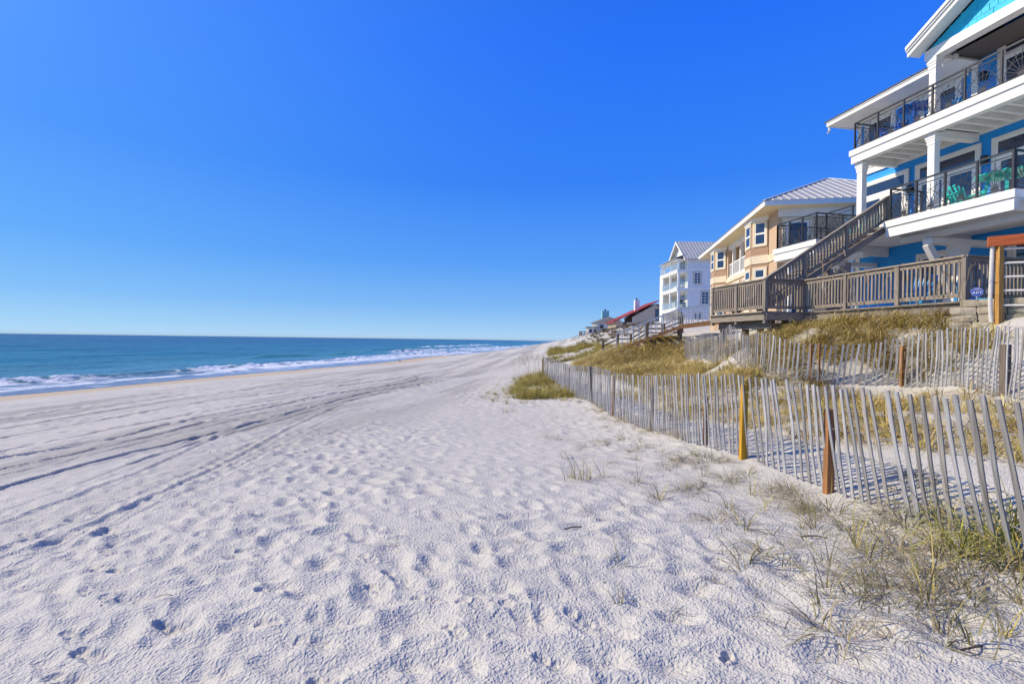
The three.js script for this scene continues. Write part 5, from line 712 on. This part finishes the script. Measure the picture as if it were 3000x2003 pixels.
// bits of wood and shell on the sand
{
  const twig = (x, y, L, a, mat = M.darkWood[0]) => { const [X, Z] = hit(x, y), h = ground(X, Z) + .012, g = new THREE.TubeGeometry(new THREE.CatmullRomCurve3([V(-L / 2, 0, 0), V(-L * .15, .012, .02 * L), V(L * .2, .006, -.05 * L), V(L / 2, 0, .03 * L)]), 10, L * .024, 6), m = new THREE.Mesh(g, mat); m.name = numbered('driftwood'); m.castShadow = m.receiveShadow = true; m.position.copy(W(X, Z, h)); m.rotation.y = a; scene.add(m); return m; };
  tag(twig(2868, 1900, .20, .1), 'dark grey driftwood stick lying among grass blades at the sand edge', 'driftwood'); tag(twig(2385, 1580, .22, -.1), 'dark stick lying under the sprawling grass below the fence', 'driftwood'); tag(twig(480, 1770, .09, .4), 'short brown stick alone on the open sand', 'driftwood'); tag(twig(2790, 1947, .07, .7), 'small dark wood chip on the white sand', 'driftwood'); tag(twig(1668, 1552, .26, .5, M.grey[1]), 'curved grey stick half buried in the sand', 'driftwood');
  const r = rngOf(95), list = []; for (let k = 0; k < 420; k++) { const near = k < 230, X = near ? lerp(-5, 4, r()) : lerp(-18, 0, r()), Z = near ? lerp(2.2, 12, r()) : lerp(8, 30, r()); list.push([X, Z, (near ? .006 : .012) * (.5 + 1.4 * r() ** 2), r()]); }
  const g = new THREE.IcosahedronGeometry(1, 0); g.scale(1, .6, .8); const m = new THREE.InstancedMesh(g, std(rgb(1, 1, 1), { roughness: .9 }), list.length), mt = new THREE.Matrix4(), c = new THREE.Color(); m.name = 'beach_debris'; list.forEach(([X, Z, s, t], i) => { mt.compose(W(X, Z, ground(X, Z) + s * .2), qy(t * 6.28), V(s, s, s)); m.setMatrixAt(i, mt); if (t > .25) c.setRGB(.12, .10, .08); else c.setRGB(.62, .56, .48); m.setColorAt(i, c); }); m.castShadow = m.receiveShadow = true; scene.add(tag(m, 'tiny dark crumbs and shell bits strewn over the white sand', 'debris', null, 'stuff'));
}
// shrub behind the netting
{
  const p = W(11.5, 9.9, base(11.5, 9.9) - .05), g = thing('palmetto_shrub', 'dark green fan leaved shrub behind the netting of the rope fence', 'shrub', p), r = rngOf(97), leafM = std(rgb(.06, .11, .045), { side: THREE.DoubleSide }), yel = std(rgb(.42, .33, .05), { side: THREE.DoubleSide }), geo = tuftGeo(900, 16, .34, .9, .5, [[1, 1, 1]], .03, .02, 3); geo.deleteAttribute('color');
  beam(g, 'trunk', M.darkWood[0], p, p.clone().add(V(.05, .7, 0)), .12, .12); for (let k = 0; k < 16; k++) { const a = r() * 6.28, R = .15 + .35 * r(), q = p.clone().add(V(Math.cos(a) * R, .35 + 1.0 * r(), Math.sin(a) * R)); part(g, 'leaf_fan', geo, r() < .15 ? yel : leafM, q, new THREE.Quaternion().setFromEuler(new THREE.Euler((r() - .5) * 1.6, r() * 6.28, (r() - .5) * 1.6))); }
}

// a small bird standing near the water
{
  const [X, Z] = hit(1171, 1061), h = ground(X, Z), pts = [[-.24, .17, .004], [-.16, .19, .03], [-.06, .2, .065], [.05, .215, .075], [.12, .24, .055], [.15, .28, .034], [.165, .32, .036], [.19, .335, .034], [.215, .33, .014], [.255, .322, .003]], n = 10, pos = [], idx = [];
  pts.forEach(([x, y, r], i) => { const a = pts[Math.max(0, i - 1)], b = pts[Math.min(pts.length - 1, i + 1)], an = Math.atan2(b[1] - a[1], b[0] - a[0]); for (let k = 0; k < n; k++) { const f = k / n * 6.2832, c = Math.cos(f) * r; pos.push(x - Math.sin(an) * c, y + Math.cos(an) * c, Math.sin(f) * r); if (i < pts.length - 1) { const p = i * n + k, q = i * n + (k + 1) % n; idx.push(p, p + n, q, q, p + n, q + n); } } });
  const body = new THREE.BufferGeometry(); body.setAttribute('position', new THREE.Float32BufferAttribute(pos, 3)); body.setIndex(idx); const legs = [-1, 1].map((s) => { const g = new THREE.CylinderGeometry(.006, .006, .17, 5); g.translate(.01, .085, s * .03); g.deleteAttribute('uv'); g.deleteAttribute('normal'); return g.toNonIndexed(); }), g = mergeGeometries([body.toNonIndexed(), ...legs]); g.computeVertexNormals();
  const m = new THREE.Mesh(g, std(rgb(.16, .15, .15), { side: THREE.DoubleSide })); m.name = 'shore_bird'; m.castShadow = m.receiveShadow = true; m.position.copy(W(X, Z, h - .005)); m.rotation.y = 2.7; m.scale.setScalar(1.1); scene.add(tag(m, 'small dark shore bird standing on the sand near the surf', 'bird'));
}
renderer.render(scene, camera);
